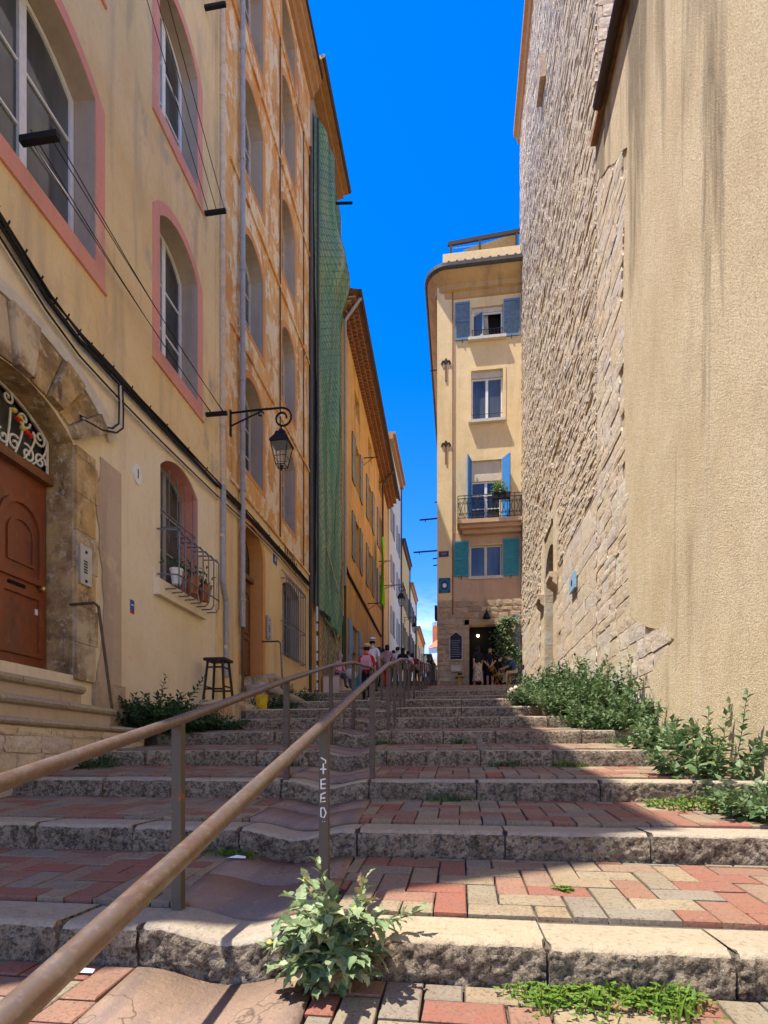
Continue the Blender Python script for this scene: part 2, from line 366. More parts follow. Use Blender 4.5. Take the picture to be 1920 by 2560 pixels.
c = t.mix(t.rng(t.noise(9, (1,1,.4), det=7, rough=.75), .55, .7, 0, .6), c, (.42,.17,.05)); c = t.mix(t.rng(t.noise(3.5, (1,1,.4), det=7, rough=.7), .56, .68, 0, .7), c, (.07,.025,.015)); M['door_red'] = t.out(c, .45, t.bump(t.noise(30, (1,1,.2), det=4), .25, .006), 0, .5)
M['wood_brown'] = plain('brown_wood', (.22,.10,.04), .55, 0, .4, 8, .2)
M['wood_dark'] = plain('dark_wood', (.028,.02,.016), .6, 0, .4, 10, .2)
M['white'] = plain('white_paint', (.80,.80,.76), .5, 0, .12, 9, .05)
M['offwhite'] = plain('offwhite_paint', (.64,.58,.47), .6, 0, .2, 9, .08)
t = NT('window_glass')
c = t.mix(t.rng(t.noise(1.3, (1,1,.25), det=3), .40, .62), (.025,.03,.035), (.10,.11,.11)); M['glass'] = t.out(c, .06, None, 0, .6)
M['dark'] = plain('dark_interior', (.008,.007,.006), .95, 0, .1, 3, 0)
M['curtain'] = plain('net_curtain', (.5,.5,.46), .9, 0, .4, 12, .2)
M['curtain_y'] = plain('yellow_curtain', (.62,.42,.12), .9, 0, .3, 9, .2)
M['teal'] = plain('teal_shutter', (.045,.30,.38), .5, 0, .2, 6, .08)
M['blue'] = plain('blue_shutter', (.05,.24,.62), .5, 0, .15, 6, .06)
M['greyblue'] = plain('greyblue_shutter', (.15,.25,.36), .6, 0, .35, 7, .12)
M['grey_shutter'] = plain('grey_shutter', (.30,.31,.33), .6, 0, .3, 7, .1)
M['blue_door'] = plain('pale_blue_door', (.20,.33,.46), .55, 0, .3, 6, .1)
M['zinc'] = plain('zinc_pipe', (.38,.37,.35), .5, .1, .25, 10, .1)
M['pipe_beige'] = plain('beige_pipe', (.68,.52,.34), .6, 0, .3, 8, .1)
M['pipe_brown'] = plain('brown_pipe', (.10,.065,.045), .55, 0, .3, 8, .1)
M['cable'] = plain('black_cable', (.016,.015,.014), .7, 0, .3, 20, .1)
M['tile'] = plain('clay_tile', (.42,.20,.10), .85, 0, .5, 9, .3)
M['tile_far'] = plain('orange_roof', (.62,.20,.07), .85, 0, .3, 9, .2)
M['slate'] = plain('grey_gutter', (.075,.07,.06), .6, .2, .4, 10, .15)
M['copper'] = plain('copper_cornice', (.44,.22,.07), .6, 0, .3, 6, .1)
M['net'] = NT('green_net'); t = M['net']
c = t.mix(t.rng(t.noise(1.6, (1,1.6,.07), det=5, dist=.5), .36, .62), (.10,.28,.17), (.36,.42,.25)); c = t.mix(t.rng(t.noise(.5, det=3), .45, .7, 0, .6), c, (.14,.22,.26)); c = t.mix(t.rng(t.noise(14, (1,1,.3), det=4), .45, .7, 0, .5), c, (.07,.2,.13))
t.b.inputs['Alpha'].default_value = 1; M['net'] = t.out(c, .8, t.bump(t.noise(26, (1,1,.5), det=3), .5, .03))
M['net_cord'] = plain('net_cord', (.13,.29,.18), .7, 0, .3, 20, .05)
M['rope'] = plain('pale_rope', (.55,.52,.42), .8, 0, .3, 20, .1)
M['steel'] = plain('steel_plate', (.50,.52,.55), .35, .6, .2, 9, .05)
M['brass'] = plain('brass', (.75,.52,.16), .3, .8, .1, 9, .02)
M['red'] = plain('red_cloth', (.62,.02,.03), .85, 0, .2, 12, .2)
M['pinkc'] = plain('pink_cloth', (.66,.34,.40), .85, 0, .25, 12, .2)
M['paleviolet'] = plain('mauve_cloth', (.46,.26,.30), .85, 0, .25, 12, .2)
M['whitec'] = plain('white_cloth', (.76,.76,.80), .85, 0, .2, 12, .2)
M['blackc'] = plain('black_cloth', (.012,.012,.015), .85, 0, .2, 12, .2)
M['navy'] = plain('navy_cloth', (.05,.09,.19), .85, 0, .25, 12, .2)
M['jeans'] = plain('jeans', (.055,.075,.11), .85, 0, .3, 14, .2)
M['beige'] = plain('beige_cloth', (.46,.37,.24), .85, 0, .25, 12, .2)
M['tealc'] = plain('teal_cloth', (.03,.2,.24), .8, 0, .25, 12, .2)
t = NT('patterned_skirt'); c = t.mix(t.rng(t.vor(28), .05, .35), (.50,.24,.15), (.62,.50,.36)); M['skirt'] = t.out(t.mix(t.rng(t.noise(22), .5, .6), c, (.10,.07,.07)), .85)
M['skin'] = plain('skin', (.58,.32,.21), .6, 0, .1, 10, .03)
M['skin_dark'] = plain('brown_skin', (.30,.15,.09), .6, 0, .1, 10, .03)
M['hair'] = plain('dark_hair', (.014,.010,.008), .6, 0, .2, 30, .3)
M['hair_grey'] = plain('grey_hair', (.42,.40,.38), .7, 0, .2, 30, .3)
M['straw'] = plain('straw', (.66,.50,.24), .8, 0, .2, 24, .3)
M['neon'] = plain('lime_cloth', (.18,.62,.02), .8, 0, .15, 9, .2)
M['terracotta'] = plain('terracotta', (.48,.17,.07), .8, 0, .3, 12, .2)
M['yellow_paint'] = plain('yellow_paint', (.70,.46,.02), .6, 0, .4, 9, .2)
M['ochre_paint'] = plain('ochre_metal', (.50,.29,.04), .6, 0, .4, 9, .2)
M['lampglass'] = plain('lamp_glass', (.72,.68,.58), .2, 0, .1, 4, 0)
M['board'] = plain('slate_board', (.012,.013,.022), .6, 0, .2, 9, .05)
M['chalk'] = plain('chalk', (.35,.35,.40), .9, 0, .3, 60, 0)
M['blue_sign'] = plain('blue_enamel', (.02,.08,.30), .4, 0, .1, 9, .02)
M['mosaic'] = plain('dark_blue_tile', (.012,.05,.10), .3, 0, .2, 40, .05)
M['mosaic_c'] = plain('cyan_tile', (.03,.30,.42), .3, 0, .2, 40, .05)
M['mosaic_w'] = plain('white_tile', (.8,.8,.8), .3, 0, .1, 40, .05)
M['mosaic_r'] = plain('red_tile', (.6,.05,.04), .3, 0, .1, 40, .05)
M['paper'] = plain('white_paper', (.82,.82,.82), .7, 0, .1, 9, .02)
M['rock'] = stone('boulder', [(.48,.40,.3)], (.3,.24,.17), 1.5, .3, .5)
M['petal_r'] = plain('red_petal', (.7,.03,.02), .6, 0, .1, 9, 0)
M['petal_y'] = plain('yellow_petal', (.75,.6,.12), .6, 0, .1, 9, 0)
def leafmat(name, a, b, c3, tr=.25):
    t = NT(name); r = t.rid()
    c = t.ramp(r, [(0, a), (.5, b), (1, c3)]); c = t.mix(t.rng(t.noise(30, det=4), .45, .75, 0, .4), c, tuple(x*.5 for x in a))
    t.out(c, .55, None, 0, .35)
    tl = t.new('ShaderNodeBsdfTranslucent'); t.l(c, tl.inputs[0]); ms = t.new('ShaderNodeMixShader'); ms.inputs[0].default_value = tr
    t.l(t.b.outputs[0], ms.inputs[1]); t.l(tl.outputs[0], ms.inputs[2]); t.l(ms.outputs[0], t.n['Material Output'].inputs[0]); return t.mat
M['leaf'] = leafmat('dark_green_leaf', (.06,.115,.035), (.12,.20,.07), (.27,.34,.16))
M['leaf_d'] = leafmat('deep_green_leaf', (.025,.065,.022), (.045,.10,.03), (.08,.15,.045))
M['leaf_g'] = leafmat('grey_green_leaf', (.15,.24,.10), (.28,.37,.17), (.48,.52,.29))
M['leaf_dry'] = leafmat('dry_leaf', (.26,.16,.07), (.36,.24,.10), (.42,.34,.2))
M['grass'] = leafmat('grass_blade', (.09,.19,.02), (.15,.27,.03), (.27,.34,.06), .35)
M['stem'] = plain('green_stem', (.13,.17,.06), .7, 0, .3, 20, .1)
# ------------------------------------------------------------------ ground, stairway
def proj(p):
    x, y, z = p[0], p[1], p[2]-CZ; d = -ST*x+CT*y
    if d < .1: return (-1e6, -1e6, d)
    return (960+FPX*(CT*x+ST*y)/d, HV-FPX*z/d, d)
def infr(p, m=40):
    u, v, d = proj(p); return -m < u < 1920+m and -m < v < 2560+m
XL, XR = -4.78, 2.56
b = MB(); ys = [-60, -6, 0, 2.2]+[y for y in SY[1:]]+[20.4, 24, 28.5, 60, 90, 400, 3000]
for y0, y1 in zip(ys, ys[1:]):
    b.quad((-3000, y0, gz(y0+.02)-.9), (3000, y0, gz(y0+.02)-.9), (3000, y1, gz(y1-.02)-.9 if y1 < 2999 else 9.6), (-3000, y1, gz(y1-.02)-.9 if y1 < 2999 else 9.6))
tag(b.build('ground', M['ground']), kind='structure')
def xs_for(Y):
    g = gx(Y); return [XL, -4.4]+[g-GW+2*GW*i/10 for i in range(11)]+[.5, 2.2, XR]
b = MB()
def strip(y0, y1, z0, z1, m, gut=True, drop=0):
    A = [(x, y0, z0+(dip(x, y0) if gut else 0)-drop) for x in xs_for(y0)]; B = [(x, y1, z1+(dip(x, y1) if gut else 0)-drop) for x in xs_for(y1)]
    n = len(A); b.add(A+B, [(i, i+1, n+i+1, n+i) for i in range(n-1)], m)
strip(-8, 0.2, tread(0, -2.9), tread(0, .2), 0, True, .03); strip(.2, SY[0], tread(0, .2), tread(0, SY[0]), 0, True, .03)
for k in range(1, NST+1):
    y0 = SY[k-1]
    strip(y0+.02, y0+.021, SB[k-1]-.1, tread(k, y0), 0, True, .03)
    y1 = SY[k] if k < NST else 21.48
    far = k >= 8
    strip(y0+.021, y1+.02, tread(k, y0), tread(k, y1) if k < NST else 3.50, 1 if far else 0, True, .0 if far else .03)
for a, c in zip(PROF[1:], PROF[2:]):
    if c[0] > 100: break
    strip(a[0], c[0], a[1], c[1], 1, a[0] < 24)
stairs = tag(b.build('stairway', [M['bed'], M['paving']]), kind='structure')
# kerb stones of every step, one object each
def kerb_stone(x0, x1, k, ds, rows):
    y0 = SY[k-1]; zb = SB[k-1]-.03; zt = tread(k, y0)
    pf = [(0, 0), (-.004, .25), (-.006, .5), (-.004, .72), (.0, .86), (.012, .955), (.035, 1.0), (.10, 1.0), (.31, 1.0)] if rows == 2 else [(0, 0)]+[(-.005*math.sin(math.pi*i/11), .82*i/11) for i in range(1, 12)]+[(.004, .89), (.014, .955), (.034, 1.0), (.07, 1.0), (.14, 1.0), (.22, 1.0), (.31, 1.0)] if rows == 3 else [(0, 0), (-.003, .5), (0, .88), (.02, 1), (.31, 1)]
    n = max(1, int((x1-x0)/ds)); b = MB(); vs = []; sh = rnd.uniform(-.012, .008); dz = rnd.uniform(-.006, .006); np_ = len(pf)
    for i in range(n+1):
        x = x0+(x1-x0)*i/n; e = min(i, n-i)
        for j, (py, pz) in enumerate(pf):
            q = Vector((x*6, y0*3+py*9, pz*4+k*7.3)); r = noise.noise(q)*.5+noise.noise(q*3.1)*.5
            am = (.026 if j < 5 else (.014 if j < 7 else .004)) if rows == 2 else (.012 if j < 3 else .004)
            if rows == 3:
                am = .040 if j < 12 else (.020 if j < 15 else .005); q = Vector((x*7, y0*3+py*7, pz*1.4+k*7.3)); r = noise.noise(q)*.35+noise.noise(q*2.9)*.35+noise.noise(q*7.3)*.32+noise.noise(q*15)*.2
            if j == np_-1: am = .003
            g = dip(x, y0)
            c = .02*max(0, noise.noise(Vector((x*3.1, k*5.1, .3)))-.25) if (4 <= j <= 6 if rows < 3 else 10 <= j <= 15) else 0
            vs.append((x+(.012*(1 if i == 0 else -1) if e == 0 and j in ((5, 6) if rows < 3 else (12, 13, 14)) else 0), y0+py+sh-r*am+c, zb+(zt+dz-zb)*pz+g-(r*am*.4 if j > (4 if rows < 3 else 11) else 0)-c))
    fs = [(i*np_+j, (i+1)*np_+j, (i+1)*np_+j+1, i*np_+j+1) for i in range(n) for j in range(np_-1)]
    lo = len(vs); vs += [(x0, y0+.31, zb), (x1, y0+.31, zb)]
    mi = [0 if (f % (np_-1)) < {1: 2, 2: 5, 3: 12}[rows] else 1 for f in range(len(fs))]
    b.add(vs, fs)
    b.m = mi
    b.add([vs[j] for j in range(np_)]+[vs[lo]], [tuple(range(np_+1))], 0); b.add([vs[n*np_+j] for j in range(np_)]+[vs[lo+1]], [tuple(range(np_+1))[::-1]], 0)
    o = b.build('kerb_stone', [M['kerb'], M['kerb_top']], stairs, smooth=False)
    if rows > 1: o.data.polygons.foreach_set('use_smooth', [i < len(fs) for i in range(len(o.data.polygons))])
    return o
def xlk(k): return -4.32 if k <= 5 else (-4.02 if k <= 7 else -4.75)
for k in range(1, NST+1):
    y0 = SY[k-1]; g = gx(y0); xr = 2.50; cuts = [xlk(k)]
    while cuts[-1] < g-GW-1.0: cuts.append(cuts[-1]+rnd.uniform(.55, 1.0))
    cuts += [g-GW-.05+rnd.uniform(-.04, .04), g+GW+.06+rnd.uniform(-.04, .05)]
    while cuts[-1] < xr-1.1: cuts.append(cuts[-1]+rnd.uniform(.6, 1.15))
    cuts.append(xr)
    for x0, x1 in zip(cuts, cuts[1:]):
        if x1-x0 < .1: continue
        kerb_stone(x0+.006, x1-.006, k, (.018 if k <= 2 else (.03 if k == 3 else (.06 if k == 4 else .12))) if k <= 8 else .3, 3 if k <= 3 else (2 if k <= 6 else 1))
# the later low steps up the street
for (y, z, hgt, x0, x1) in [(21.5, 3.50, .17, -4.7, -1.0), (25.6, 4.02, .15, -4.7, -1.0), (26.4, 4.20, .16, -4.7, -1.0), (27.2, 4.39, .17, -4.7, -1.0), (28.0, 4.60, .16, -4.7, -1.0)]:
    x = x0
    while x < x1-.3:
        w = min(x1-x, rnd.uniform(.8, 1.3)); bb = MB(); bb.box(x+.006, x+w-.006, y-.012, y+.3, z-.05, z+hgt+.006); bb.build('kerb_stone', M['kerb'], stairs); x += w
# herringbone bricks on the treads
def unit_brick(i):
    r = random.Random(i); b = MB(); c = .035; j = lambda: r.uniform(-.012, .012)
    lo = [(0,0,-1),(1,0,-1),(1,1,-1),(0,1,-1)]; md = [(0+j(),0+j(),-.12),(1+j(),0+j(),-.12),(1+j(),1+j(),-.12),(0+j(),1+j(),-.12)]
    tp = [(c,c*1.6,0),(1-c,c*1.6,0),(1-c,1-c*1.6,0),(c,1-c*1.6,0)]
    b.add(lo+md+tp, [(8,9,10,11)]+[(a, (a+1)%4, 4+(a+1)%4, 4+a) for a in range(4)]+[(4+a, 4+(a+1)%4, 8+(a+1)%4, 8+a) for a in range(4)])
    me = bpy.data.meshes.new('brick'); me.from_pydata(b.v, [], b.f); me.materials.append(M['brick']); return me, b
UB = [unit_brick(i) for i in range(5)]
W = .158; bricks = []
for k in range(0, 8):
    ya = (SY[k-1]+.318) if k else .75; yb = (SY[k] if k < NST else 20)-.012; ph = rnd.randint(0, 3); off = rnd.uniform(0, W)
    nx0, nx1 = int((-4.5)/W)-2, int(2.6/W)+2; ny = int((yb-ya)/W)+3
    for i in range(nx0, nx1):
        for j in range(-2, ny):
            t_ = (i-j+ph) % 4
            if t_ == 0: r = (i, i+2, j, j+1)
            elif t_ == 3: r = (i, i+1, j, j+2)
            else: continue
            x0, x1, y0, y1 = r[0]*W+off, r[1]*W+off, ya+r[2]*W-off*.4, ya+r[3]*W-off*.4
            y0, y1 = max(y0, ya), min(y1, yb); x0 = max(x0, xlk(max(k, 1))+.0); x1 = min(x1, 2.5)
            gm = gx((y0+y1)/2)
            for seg in ((x0, min(x1, gm-GW-.05)), (max(x0, gm+GW+.05), x1)):
                if seg[1]-seg[0] > .035 and y1-y0 > .03: bricks.append((seg[0], seg[1], y0, y1, k))
def bscore(r):
    p = ((r[0]+r[1])/2, (r[2]+r[3])/2, tread(r[4], r[2])); return (0 if infr(p) else 1, proj(p)[2])
bricks.sort(key=bscore)
stuff = MB(); nb = 0
for r in bricks:
    x0, x1, y0, y1, k = r; g = .004+rnd.uniform(0, .002)
    sl = math.atan2(tread(k, y1)-tread(k, y0), y1-y0); z = tread(k, y0+g)+rnd.uniform(-.003, .003)
    vi = rnd.randrange(5); tx, ty = rnd.uniform(-.006, .006), rnd.uniform(-.005, .005)
    if nb < 298 and bscore(r)[0] == 0:
        o = inst(UB[vi][0], 'brick', stairs, (x0+g, y0+g, z), (sl+tx, ty, 0), (x1-x0-2*g, y1-y0-2*g, .045)); nb += 1
    elif k < 8 or infr(((x0+x1)/2, y0, z)):
        mt = Matrix.Translation((x0+g, y0+g, z)) @ Matrix.Rotation(sl+tx, 4, 'X') @ Matrix.Rotation(ty, 4, 'Y') @ Matrix.Diagonal((x1-x0-2*g, y1-y0-2*g, .045, 1))
        stuff.add([mt @ Vector(p) for p in UB[vi][1].v], UB[vi][1].f, 0, rnd.random())
stuff.build('brick_paving', M['brick'], stairs, kind='stuff')
# concave gutter slabs down the middle
for k in range(0, 10):
    ya = (SY[k-1]+.31) if k else -.2; yb = SY[k]-.01; n = 2 if k else 3
    for i in range(n):
        y0, y1 = ya+(yb-ya)*i/n+.003, ya+(yb-ya)*(i+1)/n-.003; b = MB(); A = []
        for y in (y0, (y0+y1)/2, y1):
            for q in range(13):
                x = gx(y)-GW-.045+(2*GW+.09)*q/12; A.append((x, y, tread(k, y)+dip(x, y)+.001))
        b.add(A, [(r_*13+q, r_*13+q+1, (r_+1)*13+q+1, (r_+1)*13+q) for r_ in range(2) for q in range(12)])
        o = b.build('gutter_slab', M['gutter'], stairs, smooth=True)
        so = o.modifiers.new('thick', 'SOLIDIFY'); so.thickness = .04; so.offset = -1
# ------------------------------------------------------------------ cut stone pieces for walls
def unit_stone(i):
    r = random.Random(100+i); vs = []
    for a in range(4):
        for c in range(4):
            e = (a in (0, 3)) or (c in (0, 3))
            y = a/3+(r.uniform(-.05, .05)); z = c/3+r.uniform(-.05, .05)
            vs.append((-1+(.18+r.uniform(-.12, .16) if e else r.uniform(-.14, .12)), y, z))
    fs = [(a*4+c, a*4+c+1, (a+1)*4+c+1, (a+1)*4+c) for a in range(3) for c in range(3)]
    bd = [0, 4, 8, 12, 13, 14, 15, 11, 7, 3, 2, 1]; o = len(vs)
    for q in bd: vs.append((.5, vs[q][1], vs[q][2]))
    fs += [(bd[q], bd[(q+1) % 12], o+(q+1) % 12, o+q) for q in range(12)]
    return vs, fs
US = [unit_stone(i) for i in range(6)]
USM = {}
def stone_mesh(i, mat):
    if (i, mat) not in USM:
        me = bpy.data.meshes.new('stone'); me.from_pydata(US[i][0], [], US[i][1]); me.materials.append(M[mat]); USM[(i, mat)] = me
    return USM[(i, mat)]
def courses(s0, s1, z0, z1, hr, lr, skip=None, seed=1, dr=(.02, .06)):
    r = random.Random(seed); out = []; z = z0
    while z < z1-.04:
        h = min(r.uniform(*hr), z1-z); s = s0-r.uniform(0, lr[1])
        while s < s1:
            l = r.uniform(*lr); a, c = max(s, s0), min(s+l, s1)
            if c-a > .06 and not (skip and skip((a+c)/2, z+h/2, a, c, z, z+h)): out.append((a+.006, c-.006, z+.006, z+h-.006, r.uniform(*dr), r.randrange(6)))
            s += l
        z += h
    return out
def place_stones(lst, side, plane, mat, parent, nobj, name='stone'):
    P = PR(plane) if side == 'R' else (PF(plane) if side == 'F' else PL(plane)); sc_ = []
    for e in lst:
        p = P((e[0]+e[1])/2, (e[2]+e[3])/2, 0); q = proj(p); w0 = proj(P(e[0], e[2], 0)); w1 = proj(P(e[1], e[3], 0))
        sc_.append(((0 if infr(p, 0) else 1), -abs((w1[0]-w0[0])*(w1[1]-w0[1])), e))
    sc_.sort(key=lambda t: t[:2]); st = MB(); n = 0
    for f, _, e in sc_:
        a, c, z0, z1, d, vi = e
        if side == 'R': mt = Matrix.Translation(P(a, z0, 0)) @ Matrix.Diagonal((d, c-a, z1-z0, 1)); rot = (0,0,0); loc = P(a, z0, 0)
        elif side == 'F': rot = (0, 0, math.pi/2); loc = P(c, z0, 0); mt = Matrix.Translation(loc) @ Matrix.Rotation(math.pi/2, 4, 'Z') @ Matrix.Diagonal((d, c-a, z1-z0, 1))
        else: rot = (0, 0, math.pi); loc = P(c, z0, 0); mt = Matrix.Translation(loc) @ Matrix.Rotation(math.pi, 4, 'Z') @ Matrix.Diagonal((d, c-a, z1-z0, 1))
        if n < nobj and f == 0: inst(stone_mesh(vi, mat), name, parent, loc, rot, (d, c-a, z1-z0)); n += 1
        else: st.add([mt @ Vector(p) for p in US[vi][0]], US[vi][1], 0, rnd.random())
    if st.f: st.build('stonework', M[mat], parent, kind='stuff')
# ------------------------------------------------------------------ right side: tower and rendered house
RX = 2.57; Pr = PR(RX)
TY0, TY1, TZ = 11.05, 24.6, 27.4
tower = empty('stone_tower', (RX+2, 17.5, 2.0), 'tall pale rubble stone tower with arched portal on the right of the stairs', 'tower')
dy0 = onX(1387, 1600, RX)[0]; dy1 = onX(1362, 1600, RX)[0]; dzs = 5.75; dtop = 7.05; dz0 = 2.2
door_hole = arch(dy0, dy1, dz0, dzs, dtop-dzs, 12)
slits = []
for (u0, u1, v0, v1) in [(1387, 1403, 1082, 1150), (1354, 1361, 742, 800), (1344, 1349, 1232, 1268), (1471, 1478, 1000, 1032), (1346, 1352, 880, 905)]:
    a, zt = onX(u1, v0, RX); c, zb = onX(u0, v1, RX); slits.append([(a, zb), (c, zb), (c, zt), (a, zt)])
out = [(TY0, -.5), (TY1, -.5), (TY1, TZ), (TY0, TZ)]
b = MB(); Pt = PR(RX+.012); b.sheet(Pt, out, [door_hole]+slits, 0, 0)
for h, dp in [(door_hole, .34)]+[(s, .5) for s in slits]:
    n = len(h); b.add([Pt(x, z, 0) for x, z in h]+[Pt(x, z, -dp) for x, z in h], [(i, (i+1) % n, n+(i+1) % n, n+i) for i in range(n)], 0)
    b.add([Pt(x, z, -dp) for x, z in h], [tuple(range(n))], 1)
b.quad((RX+.012, TY0, -.5), (RX+7, TY0, -.5), (RX+7, TY0, TZ), (RX+.012, TY0, TZ)); b.quad((RX+.012, TY1, -.5), (RX+7, TY1, -.5), (RX+7, TY1, TZ), (RX+.012, TY1, TZ))
b.quad((RX+7, TY0, -.5), (RX+7, TY1, -.5), (RX+7, TY1, TZ), (RX+7, TY0, TZ)); b.quad((RX+.012, TY0, TZ), (RX+7, TY0, TZ), (RX+7, TY1, TZ), (RX+.012, TY1, TZ))
b.build('wall', [M['mortar'], M['dark']], tower)
gone = [door_hole]+slits
def skip_t(s, z, a, c, z0, z1):
    if dy0-.62 < s < dy1+.75 and z < 7.6: return True
    for h in gone:
        x0, x1 = min(p[0] for p in h), max(p[0] for p in h); y0, y1 = min(p[1] for p in h), max(p[1] for p in h)
        if c > x0 and a < x1 and z1 > y0 and z0 < y1: return True
    return False
lst = courses(TY0, TY1, 2.0, 6.0, (.30, .42), (.6, 1.5), skip_t, 5, (.010, .018))
lst += courses(TY0, TY1, 6.0, TZ, (.08, .17), (.18, .6), skip_t, 6, (.012, .045))
place_stones(lst, 'R', RX, 'tower', tower, 285)
lst = courses(RX+.02, RX+1.6, 12.4, 18.5, (.16, .24), (.3, .5), None, 8, (.01, .03))
place_stones(lst, 'F', TY0-.002, 'tower_smooth', tower, 0)
# dressed portal jambs and impost, far hood stone
pm = random.Random(4)
for side_, (a, c) in (('n', (dy0-.60, dy0)), ('f', (dy1, dy1+.72))):
    z = 2.2
    while z < 7.6:
        h = .44; bb = MB(); o_ = .045 if side_ == 'n' else .02
        bb.pbox(Pr, a+.002, c-.004, z+.004, z+h-.004, -.05, o_); bb.build('jamb_stone', M['tower_smooth'], tower); z += h
yi, zi = onX(1411, 1413, RX)

pr_ = [(0, 0), (.12, .10), (.12, .20), (.20, .24), (.20, .36), (0, .36)]
bb = MB(); z0 = zi-.25
vs = [(RX-.045-p, dy0-.66, z0+h) for p, h in pr_]+[(RX-.045-p, dy0+.02, z0+h) for p, h in pr_]; n = len(pr_)
bb.add(vs, [tuple(range(n)), tuple(range(n, 2*n))[::-1]]+[(i, n+i, n+(i+1) % n, (i+1) % n) for i in range(n)]); bb.build('impost', M['tower_smooth'], tower)
bb = MB(); z0 = 5.55; vs = [(RX-.02-p*.9, dy1+.0, z0+h) for p, h in pr_]+[(RX-.02-p*.9, dy1+.74, z0+h) for p, h in pr_]
bb.add(vs, [tuple(range(n)), tuple(range(n, 2*n))[::-1]]+[(i, n+i, n+(i+1) % n, (i+1) % n) for i in range(n)]); bb.build('impost', M['tower_smooth'], tower)
# reveal blocks inside the far jamb
z = 2.2
while z < 5.7:
    bb = MB(); bb.box(RX+.006, RX+.33, dy1-.05, dy1-.004, z+.004, z+.426); bb.build('reveal_stone', M['tower_smooth'], tower); z += .43
cy_ = onX(1362, 200, RX)[0]; cz_ = onX(1362, 200, RX)[1]; bb = MB(); bb.box(RX-.2, RX, cy_-.4, cy_+.4, cz_-.35, cz_+.35); bb.build('corbel', M['rubble'], tower)
bb = MB(); vs = []
for p, h in [(0, 0), (.10, .05), (.16, .3), (.28, .36), (.28, .62), (0, .62)]: vs.append((p, h))
n = len(vs); q = [(RX-p, TY0, TZ-.02+h) for p, h in vs]+[(RX-p, TY1+.15, TZ-.02+h) for p, h in vs]
bb.add(q, [tuple(range(n)), tuple(range(n, 2*n))[::-1]]+[(i, n+i, n+(i+1) % n, (i+1) % n) for i in range(n)]); bb.build('cornice', M['copper'], tower)
# the rendered house in front of the tower
HZ = 12.43
house = empty('rendered_house', (RX+2, 5, 0), 'big blank wall of sunlit tan roughcast with dark streaks below its gutter', 'building')
edge = [(1648, 1790), (1640, 1745), (1622, 1702), (1668, 1625), (1690, 1600), (1655, 1577), (1600, 1562), (1582, 1545), (1576, 1480), (1572, 1400), (1568, 1250), (1564, 1000), (1561, 800), (1563, 640), (1567, 470), (1571, 372), (1556, 380), (1540, 408), (1522, 415), (1506, 442), (1486, 455), (1487, 380)]
pl = [(-6.0, -1.0), (5.2, -1.0)]
dense = []
for p, q in zip(edge, edge[1:]):
    for i in range(6):
        f = i/6; y, z = onX(p[0]+(q[0]-p[0])*f, p[1]+(q[1]-p[1])*f, RX); y += .05*noise.noise(Vector((z*4, y, 0)))+.03*noise.noise(Vector((z*13, y, 2))); dense.append((y, z))
pl += [(onX(1648, 1790, RX)[0], -.5)]+dense+[(TY0-.02, onX(1487, 380, RX)[1]), (TY0-.02, HZ), (-6.0, HZ)]
hy = -6.0
b = MB(); n = len(pl); b.sheet(PR(RX-.022), pl, [], 0, 0)
b.add([PR(RX-.022)(x, z, 0) for x, z in pl]+[(RX+.05, x, z) for x, z in pl], [(i, (i+1) % n, n+(i+1) % n, n+i) for i in range(n)], 0)
b.build('render_coat', M['roughcast'], house)
b = MB(); b.box(RX+.012, RX+7, hy+.02, TY0-.03, -1, HZ-.03); b.build('core_wall', M['mortar'], house)
def skip_h(s, z, a, c, z0, z1): return inpoly((s+.06, z), pl) and inpoly((a-.1, z), pl)
lst = courses(5.2, TY0-.05, .6, HZ-.2, (.14, .30), (.25, .8), skip_h, 15, (.008, .03))
place_stones(lst, 'R', RX, 'tower', house, 240)
b = MB(); y1, _ = onX(1491, 306, RX-.2); b.tube([(RX-.16, hy, HZ+.02), (RX-.16, y1+.1, HZ+.02)], .085, 8); b.build('gutter', M['pipe_brown'], house, smooth=True)
b = MB(); b.box(RX-.13, RX+7, hy, TY0-.04, HZ+.03, HZ+.14); b.build('roof', M['tile'], house)
o = MB(); a = onX(1433, 1455, RX)[0]; c = onX(1446, 1455, RX)[0]; z0 = onX(1440, 1476, RX)[1]; z1 = onX(1440, 1436, RX)[1]
s = empty('wall_sign', (RX-.1, (a+c)/2, z0), 'small pale blue plaque with dark motif on the tower wall beside the portal', 'sign')
o.pbox(PR(RX-.07), min(a, c), max(a, c), z0, z1, -.03, .02); o.build('plate', plain('pale_blue_plate', (.32,.52,.70), .5), s)
o = MB(); m_ = (a+c)/2; zm = (z0+z1)/2; o.lathe((RX-.092, m_, zm), [(.07, -.004), (.07, .002)], 10, 0, 'x'); o.build('motif', M['wood_dark'], s)
